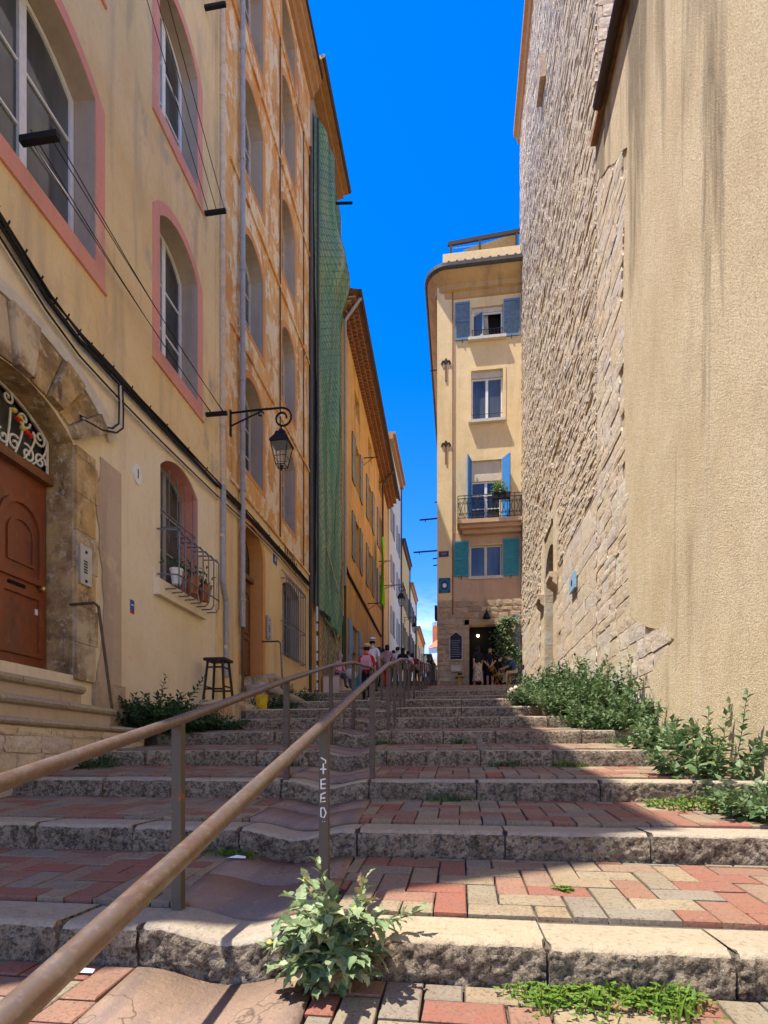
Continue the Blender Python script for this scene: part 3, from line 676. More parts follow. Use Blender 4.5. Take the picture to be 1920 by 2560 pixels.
# ------------------------------------------------------------------ left side of the street
LX = -4.8; Pl = PL(LX)
def LY(u, X=LX): return onX(u, 1000, X)[0]
def LZ(u, v, X=LX): return onX(u, v, X)[1]
def reveals(b, P, hole, dp, m=0):
    n = len(hole); b.add([P(x, z, 0) for x, z in hole]+[P(x, z, -dp) for x, z in hole], [(i, (i+1) % n, n+(i+1) % n, n+i) for i in range(n)], m)
def shell(parent, P, s0, s1, z0, z1, zsplit, holes, mats, dp=.30, depth=7.5, name='wall'):
    """front wall with openings and reveals, plus sides, back and top; mats = upper, lower, reveal, dark"""
    b = MB()
    for (a, c, mi) in ((zsplit, z1, 0), (z0, zsplit, 1)):
        hs = [h for h in holes if a-1e-6 <= min(p[1] for p in h[0]) and max(p[1] for p in h[0]) <= c]
        b.sheet(P, [(s0, a), (s1, a), (s1, c), (s0, c)], [h[0] for h in hs], 0, mi)
        for h in hs:
            d = h[1] if len(h) > 1 else dp; reveals(b, P, h[0], d, h[2] if len(h) > 2 else 2)
            b.add([P(x, z, -d-.16) for x, z in h[0]], [tuple(range(len(h[0])))], 3)
            reveals(b, lambda s, z, o, d=d: P(s, z, o-d), h[0], .16, 3)
    for s in (s0, s1): b.quad(P(s, z0, 0), P(s, z0, -depth), P(s, z1, -depth), P(s, z1, 0), 0)
    b.quad(P(s0, z1, 0), P(s1, z1, 0), P(s1, z1, -depth), P(s0, z1, -depth), 0); b.quad(P(s0, z0, -depth), P(s1, z0, -depth), P(s1, z1, -depth), P(s0, z1, -depth), 0)
    return b.build(name, mats, parent)
def casement(parent, P, s0, s1, z0, zs, rise, o, fm, rows=3, fw=.07, gm='glass', split=True):
    poly = arch(s0, s1, z0, zs, rise); c = (s0+s1)/2; w = (s1-s0)/2
    def zt(s):
        if rise <= 0: return zs
        R = (w*w+rise*rise)/(2*rise); return zs+rise-R+math.sqrt(max(0, R*R-(s-c)**2))
    inn = [(c+(x-c)*(w-fw)/w, z0+fw+(z-z0)*((zs+rise-z0-2*fw)/(zs+rise-z0))) for x, z in poly]
    b = MB(); b.ring(P, inn, poly, o-.05, o)
    if split: b.pbox(P, c-.055, c+.055, z0+fw, zt(c)-fw, o-.05, o+.012)
    zz = [z0+fw+(zs+rise*.5-z0-fw)*i/rows for i in range(rows)]
    for z in zz[1:]:
        for a, d in (((s0+fw, c-.055), (c+.055, s1-fw)) if split else ((s0+fw, s1-fw),)): b.pbox(P, a, d, z-.016, z+.016, o-.04, o-.006)
    f = b.build('window', M[fm], parent)
    for i, z in enumerate(zz):
        for a, d in (((s0+fw*.6, c-.05), (c+.05, s1-fw*.6)) if split else ((s0+fw*.6, s1-fw*.6),)):
            p = MB()
            if i < rows-1: pp = [(a, z), (d, z), (d, zz[i+1]), (a, zz[i+1])]
            else: pp = [(a, z), (d, z)]+[(d+(a-d)*q/5, zt(d+(a-d)*q/5)-fw*.5) for q in range(6)]
            p.add([P(x, y, o-.03) for x, y in pp], [tuple(range(len(pp)))]); p.build('pane', M[gm], f)
    return f
def downpipe(parent, X, Y, z0, z1, r, mat, joints=2.0, kink=None):
    b = MB(); pts = [(X, Y, z1)]
    if kink: pts += [(X, Y, kink[0]+.35), (X, Y+kink[1], kink[0]), (X, Y+kink[1], z0)]
    else: pts += [(X, Y, z0)]
    b.tube(pts, r, 8)
    z = z0+.6
    while z < z1:
        y = Y+(kink[1] if kink and z < kink[0] else 0); b.lathe((X, y, z), [(r*1.0, -.03), (r*1.25, -.025), (r*1.25, .025), (r*1.0, .03)], 8); z += joints
    return b.build('downpipe', M[mat], parent, smooth=False)
# ---- building 1: yellow with pink window surrounds
B1Y0, B1Y1, B1Z = .45, LY(556), 17.9
yel = empty('yellow_house', (LX-3, 6, 0), 'yellow plaster house with pink window surrounds and arched red door, nearest on the left', 'building')
ca, cb = LY(398), LY(493); na, nb_ = LY(20), LY(237)
f1, t1 = LZ(493, 1003), LZ(492, 708); f2, t2 = LZ(494, 474), LZ(490, 189)
DY0, DY1 = 4.72, 6.42; DZ0, DZS = 1.95, 4.86
wins = [(na-.35, nb_, f1, t1), (ca, cb, f1, t1), (ca, cb, f2, t2), (na-.35, nb_, f2, t2), (ca, cb, f2+(f2-f1), t2+(f2-f1)), (na-.35, nb_, f2+(f2-f1), t2+(f2-f1))]
wins[-2:] = []
gw = (ca, cb, LZ(493, 1508), LZ(492, 1252))
holes = [(arch(a, c, z0, zs, .30),) for a, c, z0, zs in wins]+[(arch(gw[0], gw[1], gw[2], gw[3], .28), .3, 4), (arch(DY0, DY1, DZ0, DZS, .30), .38, 5)]
shell(yel, Pl, B1Y0, B1Y1, -.5, B1Z, 6.3, holes, [M['yellow'], M['yellow_low'], M['reveal'], M['dark'], M['pink'], M['portal']])
for (a, c, z0, zs) in wins:
    b = MB(); b.ring(Pl, arch(a-.001, c+.001, z0, zs, .301), arch(a-.20, c+.20, z0-.24, zs+.02, .46), -.004, .012); b.build('window_surround', M['pink'], yel)
    casement(yel, Pl, a+.005, c-.005, z0+.01, zs, .29, -.30, 'white', 3)
    b = MB(); b.pbox(Pl, a-.22, c+.22, z0-.275, z0-.238, 0, .035); b.build('sill', M['pink'], yel)
casement(yel, Pl, gw[0]+.005, gw[1]-.005, gw[2]+.01, gw[3], .27, -.29, 'grey_shutter', 3)
b = MB(); b.ring(Pl, arch(gw[0], gw[1], gw[2], gw[3], .28), arch(gw[0]-.17, gw[1]+.16, gw[2]-.02, gw[3]+.03, .42), -.004, .018); b.build('window_surround', M['yellow_low'], yel)
b = MB(); b.pbox(Pl, gw[0]-.18, gw[1]+.18, gw[2]-.26, gw[2]-.004, 0, .10); b.build('sill', M['yellow_low'], yel)
# barred cage of the ground floor window
b = MB(); zb, zt_ = gw[2]-.10, gw[3]+.12
for i in range(8):
    s = gw[0]+.02+(gw[1]-gw[0]+.18)*i/7; zm = gw[2]+.78
    b.tube([Pl(s, gw[2]-.13, .10), Pl(s, gw[2]-.13, .27), Pl(s, gw[2]-.06, .33), Pl(s, zm, .33), Pl(s, zm+.07, .28), Pl(s, zm+.08, .03)], .013, 5)
for i in range(5):
    s = gw[0]+.1+(gw[1]-gw[0]-.2)*i/4; b.tube([Pl(s, gw[2]+.75, -.04), Pl(s, gw[3]+.1, -.04)], .009, 5)
for z, o in ((gw[2]+.08, .335), (gw[2]+.80, .31), (gw[2]+1.2, -.03)):
    b.tube([Pl(gw[0]-.10 if o > 0 else gw[0], z, .0 if o > 0 else o), Pl(gw[0]-.02, z, o), Pl(gw[1]+.22 if o > 0 else gw[1], z, o)], .014, 5)
b.build('window_bars', M['iron_grey'], yel)
# portal: jamb stones, voussoirs, outer band
def wedge(c, r0, r1, a0, a1, sx=1): return [(c[0]+sx*r*math.sin(a), c[1]+r*math.cos(a)) for r, a in ((r0, a0), (r1, a0), (r1, a1), (r0, a1))]
pc = (DY0+DY1)/2
def iz(s): return DZS+.30*(1-((s-pc)/((DY1-DY0)/2))**2)**.5 if abs(s-pc) < (DY1-DY0)/2 else DZS
nv = 9
for i in range(nv):
    f0, f1_ = i/nv, (i+1)/nv; a0, a1 = -1.25+2.5*f0, -1.25+2.5*f1_
    pts = []
    for a in (a0+.012, a1-.012):
        s_ = pc+.85*math.sin(a)/math.sin(1.25); pts.append((s_, iz(s_)+.004))
    q = []
    for a in (a1-.012, a0+.012):
        s_ = pc+1.50*math.sin(a)/math.sin(1.35); q.append((s_, DZS+.25+.68*math.cos(a*1.02)))
    b = MB(); b.prism(Pl, [pts[0], pts[1], q[0], q[1]], -.02, .10 if i % 2 == 0 else .035); b.build('voussoir', M['portal'], yel)
ou = []
for i in range(19):
    a = -1.36+2.72*i/18; ou.append((pc+1.52*math.sin(a)/math.sin(1.35), DZS+.25+.70*math.cos(a*1.02)))
ou2 = [(pc+(x-pc)*1.115, z+.14) for x, z in ou]
b = MB(); b.ring(Pl, ou, ou2, -.01, .05, 0, False); b.build('arch_band', M['offwhite'], yel)
for sd_ in (0, 1):
    z = DZ0-.05; i = 0
    while z < DZS-.02:
        h = min(.47, DZS-.02-z); s = (DY1, DY1+.42) if sd_ else (DY0-.42, DY0); b = MB()
        b.pbox(Pl, s[0]+.004, s[1]-(0 if i % 2 else .05), z+.003, z+h-.004, -.02, .05); b.build('jamb_stone', M['portal'], yel); z += h; i += 1
pp_ = [(DY1+.98, DZ0-.3), (DY1+.98, DZS+.1)]+[(DY1+.52+.10*noise.noise(Vector((i*.35, 1, 0)))-.08*math.sin(i*.33), DZS+.1-(DZS+.4-DZ0)*i/24) for i in range(25)]
b = MB(); b.prism(Pl, pp_, -.01, .022); b.build('plaster_patch', M['patch'], yel)
b = MB(); b.pbox(Pl, DY1+.36, DY1+1.02, 1.0, DZ0-.02, -.01, .06); b.build('plinth', M['rubble'], yel)
# red door with lunette grille
DX = -.36; zl = LZ(138, 1216, LX+DX)
door = MB(); P_ = Pl
door.pbox(P_, DY0+.01, DY1-.01, DZ0+.005, zl-.08, DX-.05, DX)
door = door.build('door', M['door_red'], yel)
for s in (DY0+.47, DY1-.43):
    b = MB(); b.ring(P_, arch(s-.27, s+.27, DZ0+1.15, zl-.75, .27), arch(s-.34, s+.34, DZ0+1.08, zl-.75, .34), DX-.01, DX+.035); b.ring(P_, arch(s-.17, s+.17, DZ0+1.3, zl-.85, .17), arch(s-.205, s+.205, DZ0+1.265, zl-.85, .205), DX-.01, DX+.022)
    b.ring(P_, arch(s-.27, s+.27, DZ0+.25, DZ0+.9, 0), arch(s-.33, s+.33, DZ0+.19, DZ0+.96, 0), DX-.01, DX+.03); b.build('door_moulding', M['door_red'], door)
b = MB(); b.pbox(P_, DY1-.62, DY1-.36, DZ0+.99, DZ0+1.03, DX, DX+.012); b.build('letter_slot', M['dark'], door)
b = MB(); b.lathe(P_(DY1-.13, DZ0+1.05, DX), [(.03, 0), (.02, .03), (.035, .05), (.03, .085), (.01, .09)], 10, 0, 'x'); b.build('door_knob', M['brass'], door, smooth=True)
b = MB(); b.pbox(P_, DY1-.2, DY1-.11, DZ0+.72, DZ0+.79, DX, DX+.008); b.build('notice', M['paper'], door)
b = MB(); b.pbox(P_, DY0+.005, DY1-.005, zl-.085, zl+.02, DX-.06, DX+.10); b.build('transom', M['wood_brown'], yel)
b = MB(); hole = arch(DY0+.01, DY1-.01, zl+.02, DZS, .29); b.add([P_(x, z, DX-.06) for x, z in hole], [tuple(range(len(hole)))]); b.build('pane', M['glass'], yel)
b = MB(); R0 = .014
def scroll(P, c, r, a0, turns, o, n=22, grow_=.12):
    return [P(c[0]+r*(grow_+(1-grow_)*(1-i/n))*math.cos(a0+turns*2*math.pi*i/n), c[1]+r*(grow_+(1-grow_)*(1-i/n))*math.sin(a0+turns*2*math.pi*i/n), o) for i in range(n+1)]
og = DX+.03; hz_ = DZS+.29-zl
b.ring(P_, [(pc+(x-pc)*.965, zl+.04+(z-zl)*.93) for x, z in hole], [(pc+(x-pc)*.995, zl+.02+(z-zl)*.99) for x, z in hole], og-.01, og+.01)
for sg in (-1, 1):
    for (dx, dz, r, a0, t_) in [(.70, .13, .10, 0, 1.4), (.50, .12, .11, 2, -1.4), (.30, .14, .10, 1, 1.3), (.70, .42, .11, 3, 1.4), (.44, .50, .10, 0, -1.4), (.14, .13, .09, 2, 1.3), (.60, .62, .08, 1, 1.2), (.2, .62, .08, 1, -1.2)]:
        b.tube(scroll(P_, (pc+sg*dx, zl+.03+dz*hz_/.75), r, a0 if sg > 0 else math.pi-a0, t_*sg, og), R0, 5)
    for k in range(5):
        q = [P_(pc+sg*(.05+.13*k+.10*math.sin(f*math.pi*.5)*k*.6), zl+.06+f*(hz_-.16-.05*k)*(.9), og) for f in [i/8 for i in range(9)]]; b.tube(q, R0*.9, 5)
b.build('lunette_grille', M['iron_white'], yel)
fl = [(.33, .42), (.40, .36), (.46, .35), (.27, .48), (.52, .34), (.36, .45)]
for i, (dx, dz) in enumerate(fl):
    b = MB(); b.lathe(P_(pc+dx, zl+dz*1.1, og+.02), [(.005, -.03), (.035, -.012), (.035, .012), (.005, .03)], 7); b.build('flower', M['petal_r' if i % 2 == 0 else 'petal_y'], yel)
downpipe(yel, LX+.09, LY(546), LZ(548, 1690), B1Z, .055, 'pipe_beige', 2.2, (LZ(546, 1500), .16))
b = MB(); b.tube([(LX+.10, LY(546), LZ(546, 1215)), (LX+.10, LY(546), LZ(546, 1490)+.25), (LX+.10, LY(546)+.16, LZ(546, 1500)), (LX+.10, LY(546)+.16, LZ(546, 1690))], .062, 8); b.build('downpipe', M['zinc'], yel)
b = MB(); b.pbox(Pl, B1Y1-.32, B1Y1-.02, 2.0, B1Z, -.01, .05); b.build('pilaster', M['yellow'], yel)
b = MB(); b.pbox(Pl, B1Y0, B1Y1, B1Z, B1Z+.2, -7.5, .12); b.build('roof', M['tile'], yel)
# stoop of the red door
stoop = empty('door_stoop', (-4.5, 5.5, gz(5.5)), 'worn stone stoop of rounded steps below the arched red door', 'steps')
for (xf, z, y1, h) in ((-4.60, 1.80, 6.36, .10), (-4.44, 1.56, 6.70, .10), (-4.30, 1.32, 7.25, .08)):
    b = MB(); b.box(LX-.02, xf-.03, 3.0, y1-.02, z-.6, z-h); b.build('riser', M['patch'], stoop)
    pf = [(-.02, -h), (.015, -h*.8), (.03, -h*.5), (.015, -h*.15), (-.03, 0), (LX-.02-xf, 0), (LX-.02-xf, -h)]; n = len(pf); y = 3.0; i = 0
    while y < y1-.05:
        ye = min(y1, y+rnd.uniform(.9, 1.4)); b = MB(); vs = [(xf+p, y+.004, z+q) for p, q in pf]+[(xf+p, ye-.004, z+q) for p, q in pf]
        b.add(vs, [tuple(range(n)), tuple(range(n, 2*n))[::-1]]+[(k, n+k, n+(k+1) % n, (k+1) % n) for k in range(n)]); b.build('step_slab', M['kerb_top'], stoop); y = ye
b = MB(); b.box(LX-.02, -4.34, 2.6, 5.9, -.3, .95); b.build('base', M['reveal'], stoop)
lst = courses(3.0, 7.2, .2, 1.24, (.12, .24), (.25, .6), None, 44, (.02, .05)); place_stones(lst, 'L', -4.345, 'tower', stoop, 60)
b = MB(); b.box(LX-.02, -4.346, 2.6, 7.2, -.3, 1.22); b.build('core', M['mortar'], stoop)
rl = empty('stair_handrail', (-4.45, 6.67, 1.5), 'thin brown handrail bent at the top beside the red door', 'handrail')
b = MB(); b.tube([(LX, 6.37, 2.82), (-4.47, 6.37, 2.83), (-4.44, 6.40, 2.79)], .018, 6); b.build('top_bar', M['post_dark'], rl); b = MB(); b.tube([(-4.44, 6.40, 2.80), (-4.44, 6.68, 1.52)], .018, 6); b.build('leg', M['post_dark'], rl)
# ---- building 2: orange with worn paint
B2Y0, B2Y1, B2Z = B1Y1, LY(775), 22.4
org = empty('orange_house', (LX-3, 15, 1.5), 'tall orange house with peeling paint and two columns of arched windows', 'building')
c1, c2 = (LY(607), LY(657)), (LY(705), LY(737))
fl_ = [7.45, 10.7, 14.2, 17.6]; wh = 1.88
h2 = []; wl = []
for z in fl_:
    for c in (c1, c2): wl.append((c[0], c[1], z, z+wh, .34)); h2.append((arch(c[0], c[1], z, z+wh, .34), .32))
for c in (c1, c2): wl.append((c[0], c[1], 20.6, 21.7, .2)); h2.append((arch(c[0], c[1], 20.6, 21.7, .2), .3))
d2 = (LY(604), LY(655)); d2z0 = 2.75; d2s = LZ(655, 1402); h2.append((arch(d2[0], d2[1], d2z0, d2s, .55), .32, 4))
g2 = (LY(706), LY(748)); g2z = (LZ(748, 1660), LZ(706, 1440)-.2); h2.append((arch(g2[0], g2[1], g2z[0], g2z[1], .2), .25, 2))
shell(org, Pl, B2Y0, B2Y1, .2, B2Z, 6.75, h2, [M['orange'], M['orange_low'], M['reveal'], M['dark'], M['orange_frame']])
for (a, c, z0, zs, r) in wl:
    casement(org, Pl, a+.005, c-.005, z0+.01, zs, r-.01, -.31, 'offwhite', 3)
    b = MB(); b.ring(Pl, arch(a-.001, c+.001, z0, zs, r+.001), arch(a-.17, c+.17, z0-.10, zs+.02, r+.14), -.004, .010); b.build('window_surround', M['orange_frame'], org)
for z in [6.75, 10.05, 13.5, 16.95, 20.2]:
    b = MB(); b.pbox(Pl, B2Y0+.35, B2Y1-.02, z, z+.06, 0, .05); b.build('string_course', M['orange'], org)
b = MB(); cp = [(0, 0), (.10, .04), (.14, .22), (.26, .30), (.28, .46), (.36, .5), (.36, .62), (0, .62)]; n = len(cp)
vs = [(LX+p, B2Y0, B2Z-.15+q) for p, q in cp]+[(LX+p, B2Y1+.1, B2Z-.15+q) for p, q in cp]; b.add(vs, [tuple(range(n)), tuple(range(n, 2*n))[::-1]]+[(k, n+k, n+(k+1) % n, (k+1) % n) for k in range(n)]); b.build('cornice', M['copper'], org)
b = MB(); b.pbox(Pl, B2Y0, B2Y1+.1, B2Z+.48, B2Z+.56, -7.5, .42); b.build('roof', M['slate'], org)
downpipe(org, LX+.10, LY(596), LZ(598, 1570), B2Z, .06, 'zinc', 2.4)
b = MB(); b.tube([(LX+.08, LY(598), LZ(598, 1570)), (LX+.08, LY(598), LZ(598, 1730))], .03, 6); b.build('downpipe', M['pipe_brown'], org)
b = MB(); b.tube([(LX+.05, B2Y1-.12, 2.6), (LX+.05, B2Y1-.12, 20.5)], .045, 6); b.build('conduit', M['slate'], org)
for y_ in (LY(698), LY(757)):
    b = MB(); b.tube([(LX+.03, y_, 6.8), (LX+.03, y_, 20.3)], .02, 5); b.build('conduit', M['pipe_brown'], org)
b = MB(); b.ring(Pl, arch(d2[0], d2[1], d2z0, d2s, .55), arch(d2[0]-.17, d2[1]+.17, d2z0, d2s, .72), -.004, .03); b.build('door_surround', M['orange_frame'], org)
dr = MB(); dr.pbox(Pl, d2[0]+.005, d2[1]-.005, d2z0, d2s-.55, -.36, -.30); dr = dr.build('door', M['wood_brown'], org); zt2 = d2s-.55
for s in ((d2[0]*.75+d2[1]*.25), (d2[0]*.25+d2[1]*.75)):
    b = MB(); b.ring(Pl, arch(s-.2, s+.2, d2z0+.2, d2z0+1.0, .0), arch(s-.25, s+.25, d2z0+.15, d2z0+1.05, 0), -.31, -.27); b.ring(Pl, arch(s-.2, s+.2, d2z0+1.2, zt2-.5, .2), arch(s-.25, s+.25, d2z0+1.15, zt2-.5, .25), -.31, -.27); b.build('door_moulding', M['wood_brown'], dr)
b = MB(); b.pbox(Pl, d2[0], d2[1], zt2-.02, zt2+.08, -.36, -.20); b.build('transom', M['wood_brown'], org)
b = MB(); hole = arch(d2[0]+.01, d2[1]-.01, zt2+.06, d2s, .54); b.add([Pl(x, z, -.33) for x, z in hole], [tuple(range(len(hole)))]); b.build('pane', M['glass'], org)
b = MB(); m2 = (d2[0]+d2[1])/2
for i in range(14): b.tube(scroll(Pl, (m2+rnd.uniform(-.36, .36), zt2+.2+rnd.uniform(0, .62)), rnd.uniform(.08, .15), rnd.uniform(0, 6), rnd.choice((-1.3, 1.3)), -.30, 14), .012, 4)
b.build('lunette_grille', M['wood_brown'], org)
# barred window of the orange house
b = MB(); gz0, gz1 = g2z[0]-.06, g2z[1]+.1
for i in range(11):
    s = g2[0]-.12+(g2[1]-g2[0]+.24)*i/10; b.tube([Pl(s, gz0-.05, .16), Pl(s, gz1+.05, .16), Pl(s, gz1+.25, .02)], .014, 5)
for z in (gz0+.05, (gz0+gz1)/2-.1, gz1): b.tube([Pl(g2[0]-.14, z, 0), Pl(g2[0]-.12, z, .17), Pl(g2[1]+.12, z, .17), Pl(g2[1]+.14, z, 0)], .016, 5)
b.build('window_bars', M['iron_grey'], org)
casement(org, Pl, g2[0]+.005, g2[1]-.005, g2z[0]+.01, g2z[1], .19, -.24, 'grey_shutter', 2)
st2 = empty('curved_stoop', (-4.5, 13, gz(13)), 'pair of pale rounded stone kerbs of the stoop below the orange house door', 'steps')
for pts, r in (([(LX+.05, LY(610), LZ(610, 1705)), (-4.45, 13.0, 2.86), (-4.25, 13.8, 2.62)], .09), ([(LX+.12, LY(598)+.1, LZ(598, 1724)), (-4.35, 12.1, 2.52), (-3.98, 13.2, 2.34), (-3.9, 13.6, 2.28)], .10)):
    b = MB(); b.tube(pts, r, 8); b.build('kerb', M['kerb_top'], st2, smooth=True)
b = MB(); b.box(LX-.02, -4.36, 12.0, 14.3, 1.6, 2.74); b.build('landing', M['portal'], st2)
r2 = empty('stair_handrail', (-4.3, 13.3, 2.3), 'small grey handrail beside the orange house door', 'handrail')
b = MB(); b.tube([(LX, LY(655)+.0, LZ(655, 1604)), (LX+.42, LY(655)+.02, LZ(655, 1604)), (LX+.46, LY(655)+.04, LZ(655, 1604)-.06)], .022, 6); b.build('top_bar', M['post_dark'], r2); b = MB(); b.tube([(LX+.455, LY(655)+.05, LZ(655, 1604)-.05), (LX+.5, LY(655)+.15, gz(14)-.05)], .022, 6); b.build('leg', M['iron_grey'], r2)
# ---- building 3: narrow house under a green net
B3Y0, B3Y1, B3Z = B2Y1, LY(853), 22.9
nh = empty('netted_house', (LX-3, 20, 2.5), 'narrow old house wrapped in green netting between the orange and ochre houses', 'building')
h3 = [(arch(18.6, 19.5, z, z+1.9, 0), .25) for z in (7.5, 11, 14.5, 18)]+[(arch(20.2, 21.1, 3.1, 5.4, 0), .25)]
shell(nh, Pl, B3Y0+.01, B3Y1, .5, B3Z, 6.0, h3, [M['grey_wall'], M['ochre'], M['reveal'], M['dark']])
b = MB(); b.pbox(Pl, B3Y0-.4, B3Y1-.9, B3Z, B3Z+.12, -7, .50); b.pbox(Pl, B3Y0-.4, B3Y1-.9, B3Z-.14, B3Z-.004, -.02, .30); b.build('eave', M['copper'], nh)
b = MB(); b.tube([(LX+.54, B3Y0-.4, B3Z+.10), (LX+.54, B3Y1-.9, B3Z+.10)], .07, 8); b.build('gutter', M['slate'], nh)
lst = courses(B3Y0+1.6, B3Y1-.1, 2.6, 5.6, (.15, .3), (.25, .6), None, 61, (.02, .05)); place_stones(lst, 'L', LX+.0, 'rubble', nh, 60)
b = MB(); b.tube([(LX+.2, B3Y0+.25, 2.6), (LX+.2, B3Y0+.25, 21.8)], .045, 6, 0); b.build('scaffold_pole', M['slate'], nh)
b = MB(); b.tube([(LX+.15, B3Y1-.35, 2.8), (LX+.15, B3Y1-.35, 6.6)], .05, 8); b.build('green_pipe', plain('green_pipe_paint', (.01,.10,.05), .5), nh)
for i in range(12):
    z = 2.8+i*.32; b = MB(); b.box(LX+.16, LX+.22, B3Y0+.17, B3Y0+.19, z, z+.16+.08*(i % 3)); b.build('sticker_strip', M['paper'], nh) if i < 10 else None
# net: draped cord mesh over a cloth backing
net = empty('safety_net', (LX+.3, 20, 4.0), 'green safety net draped down the narrow house front', 'net')
NS, NZ = 26, 150
def netp(i, j, off=0):
    f, g = i/NS, j/NZ; z = 4.1+(22.2-4.1)*g; ya = B3Y0+.30; yb = B3Y1-.30-1.2*max(0, g-.62)
    low = max(0, 1-g*7); yb -= low*1.6
    bulge = .30+.10*math.sin(f*9+g*5)+.05*math.sin(f*25-g*9)+.08*noise.noise(Vector((f*4, g*14, 1)))
    if g > .8: bulge += .0
    k = math.exp(-((g-.79)/.05)**2)*.42
    return (LX+bulge*(.35+.65*math.sin(math.pi*min(1, f*1.05)))+k*math.sin(math.pi*f)+off, ya+(yb-ya)*f, z-.7*low*f+.12*math.sin(f*6)*(1-g))
b = MB(); vs = [netp(i, j) for j in range(NZ+1) for i in range(NS+1)]; w_ = NS+1
b.add(vs, [(j*w_+i, j*w_+i+1, (j+1)*w_+i+1, (j+1)*w_+i) for j in range(14, NZ) for i in range(NS)]); b.build('net_cloth', M['net'], net, smooth=True)
b = MB()
for j in range(0, NZ, 2):
    for i in range(0, NS, 2):
        p = [netp(i+a, j+c, .02) for a, c in ((0, 0), (1, 1), (2, 2), (2, 0), (1, 1), (0, 2))]
        b.tube([p[0], p[2]], .007, 3, 0, False); b.tube([p[3], p[5]], .007, 3, 0, False)
b.build('net_mesh', M['net_cord'], net, kind='stuff')
b = MB(); b.tube([netp(0, 40, .04), netp(9, 31, .05), netp(18, 23, .05), netp(26, 18, .05)], .02, 5); b.tube([netp(4, 12, .05), netp(14, 13, .05), netp(22, 9, .06), netp(25, 12, .06), netp(26, 22, .06)], .018, 5); b.build('rope', M['rope'], net)
b = MB(); b.tube([(LX, B3Y0+2.3, LZ(822, 530)), (LX+.95, B3Y0+2.3, LZ(822, 530)-.1)], .045, 6); b.build('outrigger', M['iron'], net)
# ---- building 4: ochre with tiled eaves and grey shutters
B4Y0, B4Y1 = B3Y1+.02, 37.2
def ez(Y): return 19.7+(18.0-19.7)*(Y-B4Y0)/(B4Y1-B4Y0)
och = empty('ochre_house', (LX-3, 30, 3), 'long ochre house with three rows of eave tiles and grey shutters', 'building')
h4 = []; w4 = []
for cy in (25.95, 29.75, 33.6):
    for z0, z1 in ((9.9, 11.95), (13.4, 15.5), (16.9, 17.9)): w4.append((cy-.62, cy+.62, z0, z1)); h4.append((arch(cy-.62, cy+.62, z0, z1, 0), .2))
h4 += [(arch(24.6, 26.2, 3.7, 6.9, 0), .25), (arch(30.4, 31.6, 4.2, 7.0, .3), .25), (arch(34.2, 35.2, 4.8, 7.4, 0), .25)]
shell(och, Pl, B4Y0, B4Y1, 1, 18.0, 8.0, h4, [M['ochre'], M['ochre'], M['ochre'], M['dark']])
b = MB(); b.add([Pl(B4Y0, 18, 0), Pl(B4Y1, 18, 0), Pl(B4Y0, 19.7, 0), Pl(B4Y0, 18, -7), Pl(B4Y1, 18, -7), Pl(B4Y0, 19.7, -7)], [(0, 1, 2), (3, 4, 5), (0, 2, 5, 3), (1, 2, 5, 4)]); b.build('upper_wall', M['ochre'], och)
for (a, c, z0, z1) in w4:
    casement(och, Pl, a+.01, c-.01, z0+.01, z1-.01, 0, -.18, 'offwhite', 2)
    if z1-z0 < 1.5: continue
    for s0, s1 in ((a-.70, a-.03), (c+.03, c+.70)):
        b = MB(); b.pbox(Pl, s0, s1, z0-.03, z1+.03, .02, .03); fr = .06
        for q in ((s0, s0+fr, z0-.03, z1+.03), (s1-fr, s1, z0-.03, z1+.03), (s0, s1, z0-.03, z0+.05), (s0, s1, z1-.05, z1+.03), (s0, s1, (z0+z1)/2-.04, (z0+z1)/2+.04)): b.pbox(Pl, q[0], q[1], q[2], q[3], .025, .06)
        z = z0+.08
        while z < z1-.08: b.add([Pl(s0+fr, z, .03), Pl(s1-fr, z, .03), Pl(s1-fr, z+.045, .052), Pl(s0+fr, z+.045, .052)], [(0, 1, 2, 3)]); z += .065
        b.build('shutter', M['grey_shutter'], och)
tv = []
for i in range(7):
    q = math.pi*i/6; tv += [(.0, .095*math.cos(q), .095*math.sin(q)), (.34, .08*math.cos(q), .08*math.sin(q))]
for i in range(7):
    q = math.pi*i/6; tv += [(.0, .075*math.cos(q), .075*math.sin(q)-.002), (.34, .06*math.cos(q), .06*math.sin(q)-.002)]
tm = bpy.data.meshes.new('eave_tile'); tf = [(2*i, 2*i+1, 2*i+3, 2*i+2) for i in range(6)]+[(14+2*i, 16+2*i, 17+2*i, 15+2*i) for i in range(6)]+[(2*i, 2*i+2, 16+2*i, 14+2*i) for i in range(6)]+[(1+2*i, 15+2*i, 17+2*i, 3+2*i) for i in range(6)]; tm.from_pydata(tv, [], tf); tm.materials.append(M['tile'])
for r in range(3):
    for i in range(72):
        y = B4Y0+.1+i*.205+(r % 2)*.1
        if y < B4Y1: inst(tm, 'eave_tile', och, (LX+.20+r*.20, y, ez(y)-.46+r*.16), (0, .0, math.pi))
for r in range(3):
    b = MB(); q = LX+.02+r*.2; b.add([(LX-.02, B4Y0, ez(B4Y0)-.36+r*.16), (q+.17, B4Y0, ez(B4Y0)-.36+r*.16), (q+.17, B4Y1, ez(B4Y1)-.36+r*.16), (LX-.02, B4Y1, ez(B4Y1)-.36+r*.16), (LX-.02, B4Y0, ez(B4Y0)-.30+r*.16), (q+.17, B4Y0, ez(B4Y0)-.30+r*.16), (q+.17, B4Y1, ez(B4Y1)-.30+r*.16), (LX-.02, B4Y1, ez(B4Y1)-.30+r*.16)], [(0,1,2,3),(4,5,6,7),(1,2,6,5),(0,1,5,4),(3,2,6,7)]); b.build('eave_course', M['eave'], och)
